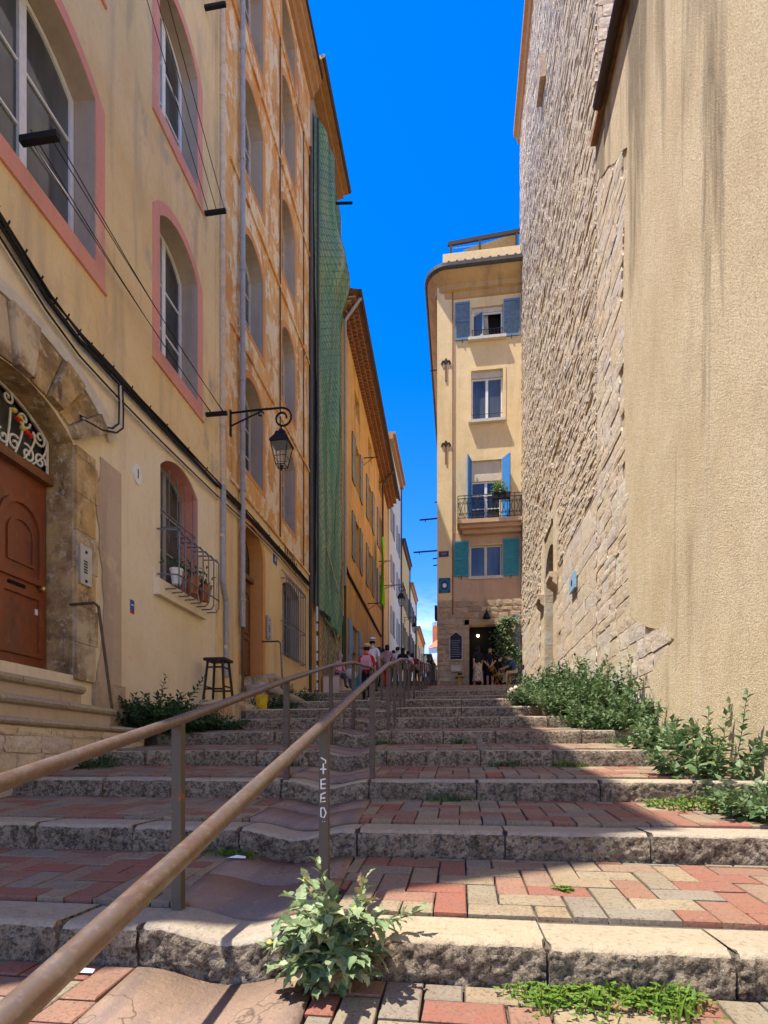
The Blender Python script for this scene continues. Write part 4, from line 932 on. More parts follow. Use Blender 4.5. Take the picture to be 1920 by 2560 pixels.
b = MB(); b.tube([(LX+.80, B4Y0-.1, ez(B4Y0)+.12), (LX+.80, B4Y1, ez(B4Y1)+.12)], .075, 8); b.build('gutter', M['slate'], och)
b = MB(); b.add([(LX+.80, B4Y0-.1, ez(B4Y0)+.16), (LX+.80, B4Y1, ez(B4Y1)+.16), (LX-6, B4Y1, ez(B4Y1)+2.0), (LX-6, B4Y0-.1, ez(B4Y0)+2.0)], [(0, 1, 2, 3)]); b.build('roof', M['tile'], och)
b = MB(); b.tube([(LX+.78, B4Y0+.2, ez(B4Y0)+.06), (LX+.12, B4Y0+.2, ez(B4Y0)-.8), (LX+.12, B4Y0+.2, LZ(866, 1480))], .065, 8); b.build('downpipe', M['zinc'], och)
b = MB(); b.tube([(LX+.12, B4Y0+.2, LZ(866, 1480)), (LX+.12, B4Y0+.2, 3.6)], .055, 8); b.build('downpipe', M['pipe_brown'], och)
b = MB(); b.tube([(LX+.78, 33.9, 18.4), (LX+.12, 33.9, 17.6), (LX+.12, 33.9, 5)], .065, 8); b.build('downpipe', M['pipe_brown'], och)
b = MB(); b.tube([(LX+.05, B4Y0+.4, 9.0), (LX+.05, B4Y0+1.2, 8.8), (LX+.05, 33.7, 8.3)], .06, 6); b.build('cable_bundle', M['cable'], och)
for s0, s1 in ((23.75, 24.55), (26.25, 27.05)):
    b = MB(); b.pbox(Pl, s0, s1, 3.8, 6.95, .015, .06); b.pbox(Pl, s0+.1, s1-.1, 4.0, 5.2, .06, .075); b.pbox(Pl, s0+.1, s1-.1, 5.4, 6.8, .06, .075); b.build('door_leaf', M['blue_door'], och)
b = MB(); b.pbox(Pl, 24.6, 26.2, 5.8, 6.9, -.2, -.1); b.build('door_panel', M['grey_shutter'], och)
for y, z in ((27.8, 16.0), (29.0, 9.0), (33, 12.6)):
    b = MB(); b.tube([(LX, y, z), (LX+.7, y, z)], .025, 5); b.tube([(LX, y, z-.35), (LX+.5, y, z)], .015, 4); b.build('bracket', M['iron'], och)
cl = MB(); vs = []
for i in range(9):
    for j in range(5):
        f, g = i/8, j/4; vs.append((LX+.45+.12*math.sin(g*5+f*3)-.1*f, 31.2+g*1.1*(1-.55*f)+.5*f, 13.3-f*3.6+.25*math.sin(g*4)))
cl.add(vs, [(i*5+j, i*5+j+1, (i+1)*5+j+1, (i+1)*5+j) for i in range(8) for j in range(4)])
tag(cl.build('hanging_cloth', M['neon'], smooth=True, at=(LX+.4, 31.7, 9.8)), 'bright lime green cloth hanging from an upper window of the ochre house', 'cloth')
# ---- farther houses up the street
def far_house(name, label, Y0, Y1, z0, zt, X, wm, rows, ncol, eave=.4, em='copper', rm='tile', shut='grey_shutter'):
    P = PL(X); b = empty(name, (X-3, (Y0+Y1)/2, z0), label, 'building'); hs_ = []; ww = []
    for i in range(ncol):
        cy = Y0+(Y1-Y0)*(i+.5)/ncol
        for z in rows:
            if z+1.9 < zt-.3: ww.append((cy-.55, cy+.55, z, z+1.8)); hs_.append((arch(cy-.55, cy+.55, z, z+1.8, 0), .2))
    shell(b, P, Y0, Y1, z0-1.5, zt, z0-1, hs_, [wm, wm, wm, M['dark']])
    for w in ww:
        casement(b, P, w[0]+.01, w[1]-.01, w[2]+.01, w[3]-.01, 0, -.18, 'offwhite', 2)
        for s in ((w[0]-.58, w[0]-.02), (w[1]+.02, w[1]+.58)): q = MB(); q.pbox(P, s[0], s[1], w[2], w[3], .015, .06); q.build('shutter', M[shut], b)
    q = MB(); q.pbox(P, Y0, Y1, zt, zt+.15, -7, eave); q.pbox(P, Y0, Y1, zt-.3, zt-.004, -.02, eave*.6); q.build('roof', M[em], b)
    q = MB(); q.tube([P(Y1-.3, zt-.2, .1), P(Y1-.3, z0-.5, .1)], .06, 6); q.build('downpipe', M['pipe_brown'], b)
    return b
far_house('cream_house', 'cream house with copper coloured cornice just past the ochre house', 37.25, 44.5, 5.7, 22.6, LX+.1, M['cream'], [9.5, 13, 16.5], 2, .42)
far_house('golden_house', 'golden yellow house beyond the cream house', 44.55, 51, 6.4, 18.3, LX+.2, M['ochre2'], [10, 13.3], 2, .3, 'slate', shut='wood_dark')
far_house('grey_house', 'narrow pale house with dark shutters in the row up the street', 51.05, 57, 7.1, 16.8, LX+.3, M['cream'], [10.5, 13.4], 2, .3, 'copper', shut='wood_dark')
far_house('far_ochre_house', 'last ochre house of the left row', 57.05, 66, 7.8, 14.2, LX+.5, M['ochre2'], [10.8], 2, .3)
far_house('low_far_house', 'low house with projecting eave where the street bends', 66.1, 82, 8.6, 13.0, LX+.9, M['cream'], [10], 3, .6, 'wood_dark')
fh = empty('white_gable_house', (-2.6, 80, 9), 'small white house with orange roof at the far end of the street', 'building')
b = MB(); b.add([(-4.0, 72, 8), (-1.0, 62, 7), (6, 62, 7), (6, 84, 8), (-4.0, 84, 8), (-4.0, 72, 15.0), (-1.0, 62, 13.2), (6, 62, 13.2), (6, 84, 15), (-4.0, 84, 15)], [(0,1,6,5),(1,2,7,6),(2,3,8,7),(3,4,9,8),(4,0,5,9)]); b.build('wall', M['white'], fh)
b = MB(); b.add([(-4.3, 72, 15.0), (-1.1, 61.6, 13.2), (2, 62, 16.0), (-1.2, 75, 18)], [(0,1,2,3)]); b.build('roof', M['tile_far'], fh)
b = MB(); b.box(-3.6, -2.8, 74, 75, 15, 18.3); b.build('chimney', M['tile_far'], fh)
for i in range(5): b = MB(); b.tube([(-3.55+i*.17, 74.5, 18.3), (-3.55+i*.17, 74.5, 18.9)], .05, 5); b.build('chimney_pot', M['wood_dark'], fh)
# ------------------------------------------------------------------ the cafe house closing the view
CY = 24.0; Pc = PF(CY)
def CX(u, v=1400): return onY(u, v, CY)[0]
def CZz(u, v): return onY(u, v, CY)[1]
cafe = empty('cafe_house', (1, 26, 3.86), 'narrow cream corner house with blue and teal shutters, balcony and cafe doorway', 'building')
xa, xb = CX(1093), RX-.01; zb_, ztop = 3.2, CZz(1200, 690)
def cop(u0, u1, v0, v1): return [(CX(u0), CZz((u0+u1)/2, v1)), (CX(u1), CZz((u0+u1)/2, v1)), (CX(u1), CZz((u0+u1)/2, v0)), (CX(u0), CZz((u0+u1)/2, v0))]
o4, o3, o2, o1 = cop(1178, 1257, 765, 846), cop(1178, 1257, 925, 1052), cop(1176, 1254, 1150, 1306), cop(1174, 1255, 1362, 1441)
od = cop(1173, 1262, 1562, 1760); zsp = CZz(1200, 1500)
od = [(p[0], max(p[1], 3.3)) for p in od]
shell(cafe, Pc, xa, xb, zb_, ztop, zsp, [(o4, .2), (o3, .2), (o2, .22), (o1, .18), (od, .35, 4)], [M['cafe'], M['mortar'], M['cafe'], M['dark'], M['rubble']], depth=14)
b = MB(); b.pbox(Pc, xa-.002, CX(1131), zsp+.05, ztop-.3, -.01, .03); b.build('corner_strip', M['cafe'], cafe)
b = MB(); b.tube([Pc(CX(1132), zsp-.6, .05), Pc(CX(1132), ztop-.3, .05)], .025, 6); b.build('downpipe', plain('rust_pipe', (.30,.09,.03), .6), cafe)
b = MB(); b.pbox(Pc, CX(1131), xb-.02, CZz(1200, 1322), CZz(1200, 1498), -.01, .012); 
b = MB(); hole1 = o1; b.sheet(Pc, [(xa+.55, zsp+.02), (xb-.01, zsp+.02), (xb-.01, CZz(1200, 1330)), (xa+.55, CZz(1200, 1330))], [[(p[0]+(-.03 if i in (0, 3) else .03), p[1]+(-.03 if i < 2 else .03)) for i, p in enumerate(o1)]], .010); b.build('lower_render', M['cafe_low'], cafe)
def skip_c(s, z, a, c, z0, z1): return c > od[0][0]-.1 and a < od[1][0]+.1 and z0 < od[2][1]+.05
lst = courses(xa, xb, zb_, zsp, (.16, .34), (.25, .6), skip_c, 33, (.02, .07)); place_stones(lst, 'F', CY, 'rubble', cafe, 160)
lst = courses(xa-.25, xa-.02, zb_, 5.4, (.2, .3), (.25, .3), None, 34, (.05, .1)) if False else []
for a, w in ((od[0][0], -1), (od[1][0], 1)):
    z = 3.3
    while z < od[2][1]: b = MB(); b.pbox(Pc, *(sorted((a+w*.004, a+w*.24))), z+.004, z+.34, -.03, .05); b.build('jamb_stone', M['rubble'], cafe); z += .345
b = MB(); b.pbox(Pc, od[0][0]-.2, od[1][0]+.2, od[2][1]+.005, od[2][1]+.26, -.03, .05); b.build('lintel', M['rubble'], cafe)
# window joinery
def shutter(P, s0, s1, z0, z1, mat, parent, o=.02, n=None, M4=None):
    b = MB(); fr = .055
    for q in ((s0, s0+fr, z0, z1), (s1-fr, s1, z0, z1), (s0+fr, s1-fr, z0, z0+.09), (s0+fr, s1-fr, z1-.09, z1), (s0+fr, s1-fr, (z0+z1)/2-.04, (z0+z1)/2+.04)): b.pbox(P, q[0], q[1], q[2], q[3], o, o+.04)
    b.pbox(P, s0+fr, s1-fr, z0+.09, z1-.09, o+.002, o+.008)
    z = z0+.10
    while z < z1-.12: b.add([P(s0+fr, z, o+.01), P(s1-fr, z, o+.01), P(s1-fr, z+.045, o+.034), P(s0+fr, z+.045, o+.034), P(s0+fr, z+.055, o+.01), P(s1-fr, z+.055, o+.01)], [(0, 1, 2, 3), (3, 2, 5, 4)]); z += .075
    return b.build('shutter', M[mat], parent)
for (u0, u1, v0, v1, mt) in ((1138, 1175, 757, 852, 'greyblue'), (1259, 1299, 748, 841, 'greyblue'), (1135, 1172, 1354, 1442, 'teal'), (1257, 1297, 1347, 1440, 'teal')):
    p = cop(u0, u1, v0, v1); sh = shutter(Pc, p[0][0], p[1][0], p[0][1], p[2][1], mt, cafe)
    b = MB(); b.tube([Pc((p[0][0]+p[1][0])/2, p[0][1]-.12, .05), Pc((p[0][0]+p[1][0])/2, p[0][1]+.03, .07)], .015, 5); b.build('shutter_catch', M['iron'], sh)
for side_, x, d in ((-1, o2[0][0], (-.16, .52)), (1, o2[1][0], (.28, .42))):   # the two open balcony shutters stand out from the wall
    z0, z1 = o2[0][1]+.02, o2[2][1]+.02; L = math.hypot(*d); 
    Pv = lambda s, z, o, x=x, d=d, L=L, g=side_: (x+d[0]*s/L+d[1]*o*-.9*g/L*.0+o*d[1]/L*g*-1*0+o*(d[1]/L), CY-.02-d[1]*s/L+o*(d[0]/L), z)
    shutter(Pv, 0, L, z0, z1, 'blue', cafe)
casement(cafe, Pc, o1[0][0]+.01, o1[1][0]-.01, o1[0][1]+.01, o1[2][1]-.01, 0, -.10, 'offwhite', 1, .06, 'glass')
casement(cafe, Pc, o3[0][0]+.01, o3[1][0]-.01, o3[0][1]+.01, o3[2][1]-.28, 0, -.14, 'white', 1, .06, 'glass')
casement(cafe, Pc, o2[0][0]+.02, o2[1][0]-.02, o2[0][1]+.01, o2[2][1]-.85, 0, -.16, 'white', 3, .06, 'glass')
b = MB(); b.pbox(Pc, o2[0][0]+.01, o2[1][0]-.01, o2[2][1]-.84, o2[2][1]-.01, -.2, -.1); b.build('shutter_box', M['cream'], cafe)
b = MB(); b.pbox(Pc, o3[0][0]+.01, o3[1][0]-.01, o3[2][1]-.27, o3[2][1]-.01, -.19, -.08); b.build('shutter_box', M['offwhite'], cafe)
b = MB(); b.pbox(Pc, o4[0][0]+.01, o4[1][0]-.01, o4[2][1]-.2, o4[2][1]-.01, -.19, -.08); b.build('shutter_box', M['offwhite'], cafe)
f4 = MB(); zt4 = o4[2][1]-.2; f4.ring(Pc, arch(o4[0][0]+.07, o4[1][0]-.07, o4[0][1]+.05, zt4-.06, 0), arch(o4[0][0]+.01, o4[1][0]-.01, o4[0][1]+.005, zt4, 0), -.17, -.12); f4 = f4.build('window', M['white'], cafe)
sa = MB(); Ps = lambda s, z, o: (o4[0][0]+.08+s*.62, CY+.12-s*.42+o, z); sa.ring(Ps, arch(.06, .62, o4[0][1]+.12, zt4-.12, 0), arch(0, .68, o4[0][1]+.06, zt4-.07, 0), 0, .04); sa.build('open_sash', M['white'], f4)
sa = MB(); sa.add([Ps(.06, o4[0][1]+.12, .02), Ps(.62, o4[0][1]+.12, .02), Ps(.62, zt4-.12, .02), Ps(.06, zt4-.12, .02)], [(0, 1, 2, 3)]); sa.build('pane', M['glass'], f4)
b = MB(); cx4 = (o4[0][0]+o4[1][0])/2
for i in range(6): b.tube([(cx4-.12+i*.03+.04*(i % 2), CY+.26+.02*(i % 2), o4[0][1]+.05), (cx4-.10+i*.025, CY+.26, zt4-.03)], .03, 5)
b.build('curtain', M['curtain'], cafe)
b = MB()
for i in range(5): b.tube([(o3[0][0]+.36+i*.05+.10, CY+.30, o3[0][1]+.03), (o3[0][0]+.30+i*.05+.08, CY+.29+.02*(i % 2), o3[2][1]-.3)], .035, 5)
b.build('curtain', M['curtain_y'], cafe)
for o_, w in ((o4, .13), (o3, .11), (o1, .05)):
    b = MB(); b.pbox(Pc, o_[0][0]-w, o_[1][0]+w, o_[0][1]-.12, o_[0][1]-.003, -.1, .20 if w > .06 else .08); b.build('sill', M['offwhite'], cafe)
b = MB(); b.ring(Pc, arch(o3[0][0], o3[1][0], o3[0][1], o3[2][1], 0), arch(o3[0][0]-.12, o3[1][0]+.12, o3[0][1]-.0, o3[2][1]+.12, 0), -.01, .03); b.build('window_surround', M['cafe'], cafe)
b = MB(); zr = o4[0][1]
for i in range(9): s = o4[0][0]+.05+(o4[1][0]-o4[0][0]-.1)*i/8; b.tube([Pc(s, zr, .12), Pc(s, zr+.30, .12)], .011, 4)
b.tube([Pc(o4[0][0], zr+.30, .0), Pc(o4[0][0]+.02, zr+.30, .12), Pc(o4[1][0]-.02, zr+.30, .12), Pc(o4[1][0], zr+.30, 0)], .014, 4); b.build('window_rail', M['iron'], cafe)
b = MB(); b.tube([Pc(o3[0][0], o3[0][1]+.28, .02), Pc(o3[1][0], o3[0][1]+.28, .02)], .012, 4); b.build('window_rail', M['iron'], cafe)
# balcony
bz = CZz(1220, 1310); bl, br = CX(1143), xb-.04; bd_ = .62
slab = MB(); slab.pbox(Pc, bl, br, bz-.16, bz, -.01, bd_); slab.pbox(Pc, bl+.1, br, bz-.30, bz-.163, -.01, bd_-.16); slab.pbox(Pc, bl+.22, br, bz-.46, bz-.303, -.01, bd_-.36); slab = slab.build('balcony', M['cafe_low'], cafe)
b = MB(); zt5 = bz+.98
for q in (bz+.06, bz+.86, zt5): b.tube([Pc(bl+.03, q, 0), Pc(bl+.03, q, bd_-.03), Pc(br-.01, q, bd_-.03)], .017, 5)
nb2 = 9
for i in range(nb2+1):
    s = bl+.03+(br-bl-.05)*i/nb2; b.tube([Pc(s, bz, bd_-.03), Pc(s, zt5, bd_-.03)], .013, 4)
    if i < nb2:
        w = (br-bl-.05)/nb2; m_ = s+w/2
        for dz, sg in ((.24, 1), (.66, -1)):
            for sx_ in (-1, 1): b.tube(scroll(Pc, (m_+sx_*w*.24, bz+dz), w*.21, 0 if sx_ < 0 else math.pi, 1.25*sx_*sg, bd_-.03, 14), .011, 4)
        b.tube([Pc(m_-w*.4, bz+.08, bd_-.03), Pc(m_, bz+.45, bd_-.03), Pc(m_+w*.4, bz+.84, bd_-.03)], .009, 4); b.tube([Pc(m_+w*.4, bz+.08, bd_-.03), Pc(m_, bz+.45, bd_-.03), Pc(m_-w*.4, bz+.84, bd_-.03)], .009, 4)
for i in range(5): s = .12*i+.05; b.tube([Pc(bl+.03, bz, s), Pc(bl+.03, zt5, s)], .011, 4)
b.build('balustrade', M['iron'], slab)
# cornice with rounded corner, gutter, parapet and pergola
def corner(off, n=8):
    pts = [(xb-.02, CY-off)]; r = .42+off
    for i in range(n+1): a = math.pi/2*i/n; pts.append((xa+.42-r*math.sin(a), CY+.42-r*math.cos(a)))
    pts.append((xa-off, CY+14)); return pts
def sweep(prof, mat, name):
    b = MB(); P_ = [(corner(o), z) for o, z in prof]; n = len(P_[0][0]); vs = [(x, y, z) for pts, z in P_ for x, y in pts]
    b.add(vs, [(i*n+j, i*n+j+1, (i+1)*n+j+1, (i+1)*n+j) for i in range(len(prof)-1) for j in range(n-1)]); return b.build(name, mat, cafe, smooth=False)
sweep([(0, ztop-.9), (.04, ztop-.86), (.05, ztop-.62), (.14, ztop-.55), (.15, ztop-.35), (.30, ztop-.18), (.42, ztop), (.48, ztop+.10)], M['eave'], 'cornice')
sweep([(.40, ztop+.06), (.50, ztop+.04), (.56, ztop+.12), (.56, ztop+.26), (.48, ztop+.26), (.1, ztop+.45), (-.3, ztop+.52)], M['slate'], 'gutter')
for i in range(9): b = MB(); s = xa+.5+i*.34; b.tube([(s, CY-.5, ztop+.29), (s, CY+.2, ztop+.5)], .07, 6); b.build('roof_tile', M['tile'], cafe)
pz0, pz1 = ztop+.2, CZz(1200, 598); b = MB(); x0 = CX(1106); b.box(x0, xb+.2, CY+.5, CY+.75, pz0, pz1); b.box(x0, x0+.25, CY+.75, CY+6, pz0, pz1); b.build('parapet', M['cafe'], cafe)
pg = empty('roof_pergola', (1.2, CY+.8, pz1), 'dark timber pergola frame on the roof terrace of the corner house', 'pergola')
pzt = pz1+.42
for x in (x0+.35, x0+1.6, xb-.15): b = MB(); b.box(x-.05, x+.05, CY+.56, CY+.66, pz1-.01, pzt+.2*(x-x0)/3); b.build('post', M['wood_dark'], pg)
for y in (CY+.56, CY+2.2): b = MB(); b.add([(x0+.2, y, pzt), (xb, y, pzt+.2), (xb, y, pzt+.36), (x0+.2, y, pzt+.16), (x0+.2, y+.1, pzt), (xb, y+.1, pzt+.2), (xb, y+.1, pzt+.36), (x0+.2, y+.1, pzt+.16)], [(0,1,2,3),(7,6,5,4),(0,4,5,1),(3,2,6,7),(0,3,7,4),(1,5,6,2)]); b.build('beam', M['wood_dark'], pg)
b = MB(); b.add([(x0+.9, CY+.7, pz1+.25), (xb-.1, CY+.7, pz1+.72), (xb-.1, CY+2, pz1+.8), (x0+.9, CY+2, pz1+.35)], [(0,1,2,3)]); b.build('shade_cloth', M['beige'], pg)
b = MB(); b.tube([(x0+.3, CY+.6, pz1+.3), (x0+1.6, CY+.6, pz1+.3)], .02, 4); b.build('rail', M['steel'], pg)
# iron wall ties shaped like a lily, on the corner strip
for v, nm in ((745, 0), (905, 1)):
    z = CZz(1115, 955 if nm == 0 else 1160); x = CX(1115); h = 1.0
    an = empty('iron_wall_tie', (x, CY-.06, z), ('upper' if nm == 0 else 'lower')+' rusty lily shaped iron wall tie on the corner house', 'wall tie', 'iron wall ties on the corner house')
    b = MB(); b.pbox(Pc, x-.036, x+.036, z, z+h*.72, .03, .07); b.build('shaft', M['wood_brown'], an)
    b = MB(); b.prism(Pc, [(x, z+h*.72), (x+.09, z+h*.85), (x, z+h), (x-.09, z+h*.85)], .03, .06); b.build('tip', M['wood_dark'], an)
    for sg in (-1, 1): b = MB(); b.tube([Pc(x, z+h*.70, .05), Pc(x+sg*.06, z+h*.84, .05), Pc(x+sg*.14, z+h*.85, .05), Pc(x+sg*.18, z+h*.76, .05), Pc(x+sg*.15, z+h*.70, .05)], [.03, .045, .045, .04, .02], 5); b.build('petal', M['wood_dark'], an)
# plain mosaic panels (generic stand-ins)
def mosaic(label, u0, u1, v0, v1, kind):
    p = cop(u0, u1, v0, v1); w, h = p[1][0]-p[0][0], p[2][1]-p[0][1]
    m = empty('mosaic_panel', (p[0][0]+w/2, CY-.04, p[0][1]), label, 'mosaic'); b = MB(); b.pbox(Pc, p[0][0], p[1][0], p[0][1], p[2][1], .032, .05); b.build('backing', M['mosaic'], m)
    c = (p[0][0]+w/2, p[0][1]+h/2)
    if kind:
        for r0, r1, mt in ((.42, .46, 'mosaic_c'), (.34, .36, 'mosaic_c')):
            n = 28; b = MB()
            for i in range(n):
                a = 2*math.pi*i/n; a2 = a+2*math.pi/n*.8; b.prism(Pc, [(c[0]+r*w*math.cos(q), c[1]+r*h*math.sin(q)) for r, q in ((r0, a), (r1, a), (r1, a2), (r0, a2))], .05, .055)
            b.build('tile_ring', M[mt], m)
        b = MB(); b.prism(Pc, [(c[0]+.17*w*math.cos(i*math.pi/6), c[1]+.15*h*math.sin(i*math.pi/6)) for i in range(12)], .05, .056); b.build('tile_disc', M['mosaic_w'], m)
    else:
        b = MB()
        for dx in (-.16, 0, .16): b.pbox(Pc, c[0]+dx*w-.03, c[0]+dx*w+.03, c[1]-.03, c[1]+.05, .05, .056)
        b.build('red_tiles', M['mosaic_r'], m)
mosaic('small dark mosaic panel with red tiles on the corner house', 1097, 1122, 1379, 1393, 0)
mosaic('square dark blue mosaic panel with cyan ring above the cafe menu', 1097, 1126, 1446, 1483, 1)
# cafe front things
p = cop(1124, 1156, 1580, 1651); mb_ = empty('menu_board', ((p[0][0]+p[1][0])/2, CY-.1, p[0][1]), 'tall dark chalk menu board with pointed white frame beside the cafe door', 'menu board')
def mbp(i): 
    a, c, z0, z1 = p[0][0]+i, p[1][0]-i, p[0][1]+i, p[2][1]-.2; m_ = (a+c)/2
    return [(a, z0), (c, z0), (c, z1), (c-.1, z1+.06), (m_+.06, z1+.13), (m_, z1+.2-i), (m_-.06, z1+.13), (a+.1, z1+.06), (a, z1)]
b = MB(); b.prism(Pc, mbp(.02), .06, .085); b.build('panel', M['board'], mb_); b = MB(); b.ring(Pc, mbp(.022), mbp(0), .055, .10); b.build('frame', M['paper'], mb_)
b = MB(); z = p[2][1]-.38
while z > p[0][1]+.1: w = rnd.uniform(.14, .24); cxm = (p[0][0]+p[1][0])/2; b.pbox(Pc, cxm-w, cxm+w*rnd.uniform(.6, 1), z, z+.014, .085, .088); z -= .075
b.build('chalk_lines', M['chalk'], mb_)
p2 = cop(1128, 1152, 1666, 1680); b = MB(); b.pbox(Pc, p2[0][0], p2[1][0], p2[0][1], p2[2][1], .05, .14); b.pbox(Pc, p2[0][0]-.02, p2[1][0]+.02, p2[2][1]+.002, p2[2][1]+.03, .04, .16); tag(b.build('letter_box', M['offwhite'], at=(p2[0][0], CY-.1, p2[0][1])), 'small cream letter box below the menu board', 'letter box')
xs_, zs_ = CX(1150), gz(CY-.5); sd2 = empty('ochre_stand', (xs_, CY-.55, zs_), 'low ochre metal stand with flat top left of the cafe door', 'stand')
b = MB(); b.box(xs_-.06, xs_+.06, CY-.62, CY-.50, zs_, zs_+.42); b.build('leg', M['ochre_paint'], sd2); b = MB(); b.box(xs_-.2, xs_+.2, CY-.74, CY-.38, zs_+.42, zs_+.47); b.build('top', M['ochre_paint'], sd2); b = MB(); b.box(xs_-.1, xs_+.1, CY-.66, CY-.46, zs_+.472, zs_+.58); b.build('box', M['wood_dark'], sd2)
xl_, zl_ = CX(1216), CZz(1216, 1549); lp = empty('cone_lamp', (xl_, CY-.25, zl_), 'black cone shaped wall lamp above the cafe doorway', 'lamp')
b = MB(); b.lathe((xl_, CY-.22, zl_), [(.17, 0), (.165, .02), (.03, .32), (.015, .37)], 12); b.build('shade', M['iron'], lp, smooth=True); b = MB(); b.tube([(xl_, CY-.22, zl_+.36), (xl_, CY-.2, zl_+.42), (xl_, CY+.02, zl_+.42)], .012, 5); b.build('bracket', M['iron'], lp)
b = MB(); ps = cop(1088, 1094, 1510, 1542); b.box(xa-.12, xa-.02, CY+.2, CY+.8, ps[0][1], ps[2][1]); tag(b.build('side_sign', M['wood_dark'], at=(xa-.07, CY+.5, ps[0][1])), 'dark projecting sign on the street side of the corner house', 'sign')
# poles for wires on the corner house side wall
for i, (u0, v, y) in enumerate(((1049, 1300, 24.6), (1034, 1381, 24.4), (1082, 1397, 25.0), (1083, 1414, 25.2), (1075, 927, 27), (1086, 1256, 26))):
    x1, z = onY(u0, v, y); b = MB(); b.tube([(xa+.02, y, z+.03), (x1, y, z)], .035 if i < 2 else .028, 5)
    if i < 2: b.tube([(x1+.25, y, z), (x1+.25, y, z-.09)], .02, 4)
    tag(b.build('wire_pole', M['iron'], at=(xa, y, z)), ['long iron pole jutting from the corner house, second from the bottom group', 'longest iron pole jutting left from the corner house near the red mosaic', 'upper of two short iron stubs under the longest pole', 'lower of two short iron stubs under the longest pole', 'short stub jutting below the eave of the corner house', 'pale short stub on the corner house above the long poles'][i], 'pole', 'iron poles on the corner house')
# ------------------------------------------------------------------ handrails beside the gutter
def railing(label, pts, posts, mat_first, r=.027, name='handrail'):
    h = empty(name, (pts[1][0], pts[1][1], gz(pts[1][1])), label, 'handrail', 'handrails along the gutter')
    b = MB(); b.tube(pts, r, 10); b.build('rail', M['rail'], h, smooth=True)
    for i, (x, y) in enumerate(posts):
        for a, c in zip(pts, pts[1:]):
            if a[1] <= y <= c[1]: f = (y-a[1])/(c[1]-a[1]); zt = a[2]+f*(c[2]-a[2]); xx = a[0]+f*(c[0]-a[0])
        zb = gz(y)-.02+dip(x, y); b = MB(); w = .024
        b.add([(x-w, y-w*.9, zb), (x+w, y-w*.9, zb), (x+w, y+w*.9, zb), (x-w, y+w*.9, zb), (xx-w, y-w*.9, zt-.01), (xx+w, y-w*.9, zt-.01), (xx+w, y+w*.9, zt-.01), (xx-w, y+w*.9, zt-.01)], [(3,2,1,0),(4,5,6,7),(0,1,5,4),(1,2,6,5),(2,3,7,6),(3,0,4,7)])
        b.build('post', M['post' if i < 2 else 'post_dark'], h)
    return h
hR = [(-.60, -.6, .16), (-.655, .74, .54), (-.70, 2.85, 1.10), (-.785, 5.0, 1.64), (-.97, 7.55, 2.19), (-1.05, 9.0, 2.46), (-1.09, 10.3, 2.74), (-1.15, 12.4, 3.10), (-1.17, 15.9, 3.42), (-1.18, 16.4, 3.76), (-1.2, 19.1, 4.12), (-1.2, 21.5, 4.5), (-1.25, 24, 4.8)]
railing('worn tubular handrail rising from the bottom left corner, right of the gutter', hR, [(-.645, .5), (-.70, 2.85), (-.785, 5.0), (-.97, 7.6), (-1.05, 9.0), (-1.09, 10.3), (-1.13, 11.4), (-1.15, 12.6), (-1.16, 14.2), (-1.18, 16.5), (-1.2, 17.8), (-1.2, 19.2), (-1.2, 20.5), (-1.23, 22.3), (-1.25, 24)], 0)
hL = [(-1.15, -.6, .43), (-1.25, 1.38, .85), (-1.36, 2.57, 1.10), (-1.57, 4.95, 1.63), (-1.74, 7.45, 2.17), (-1.69, 8.8, 2.44), (-1.69, 10.9, 2.68)]
railing('thinner dark handrail on the left of the gutter, ending by the red backpacker', hL, [(-1.2, .5), (-1.36, 2.57), (-1.57, 4.95), (-1.74, 7.45), (-1.69, 8.8), (-1.69, 10.6)], 0, .025)
hF = [(-1.75, 12.4, 3.12), (-1.77, 15.9, 3.4), (-1.8, 16.5, 3.78), (-1.8, 19.2, 4.15), (-1.8, 24, 4.85)]
railing('upper continuation of the left handrail among the walkers', hF, [(-1.75, 12.5), (-1.77, 14.2), (-1.79, 15.6), (-1.8, 17.0), (-1.8, 18.8), (-1.8, 20.6), (-1.8, 22.3)], 0, .024)
hG = [(-1.25, 24.3, 4.9), (-1.3, 28.2, 5.7), (-1.3, 34, 6.3), (-1.3, 44, 7.3)]
railing('far handrail past the dark steps at the top of the flight', hG, [(-1.25, 24.3), (-1.27, 25.9), (-1.28, 27.5), (-1.3, 29), (-1.3, 31), (-1.3, 33), (-1.3, 36), (-1.3, 40), (-1.3, 44)], 0, .024)
# graffiti letters painted on the near post
gr = empty('graffiti', (-.70, 2.82, .75), 'white scrawled letters running down the nearest right hand post', 'graffiti'); b = MB(); gy = 2.85-.0245
def stroke(pts, r=.004): b.tube([(-.70+x, gy, z) for x, z in pts], r, 4)
z = .86
stroke([(-.013, z+.06), (.013, z+.045), (.010, z+.03)]); stroke([(-.016, z), (.016, z+.0)]); stroke([(0, z+.03), (0, z-.025)])
stroke([(-.012, z-.055), (-.012, z-.10)]); stroke([(-.014, z-.055), (.012, z-.05)]); stroke([(-.014, z-.078), (.012, z-.075)]); stroke([(-.014, z-.10), (.012, z-.098)])
stroke([(-.012, z-.13), (.012, z-.12)]); stroke([(-.012, z-.13), (-.014, z-.17), (.012, z-.165)]); stroke([(-.010, z-.15), (.01, z-.148)])
stroke([(-.013, z-.20), (-.013, z-.245), (.004, z-.25), (.014, z-.225), (.004, z-.2), (-.013, z-.20)]); stroke([(-.005, z-.27), (-.003, z-.271)]); stroke([(.006, z-.27), (.008, z-.271)])
b.build('letters', M['paper'], gr)
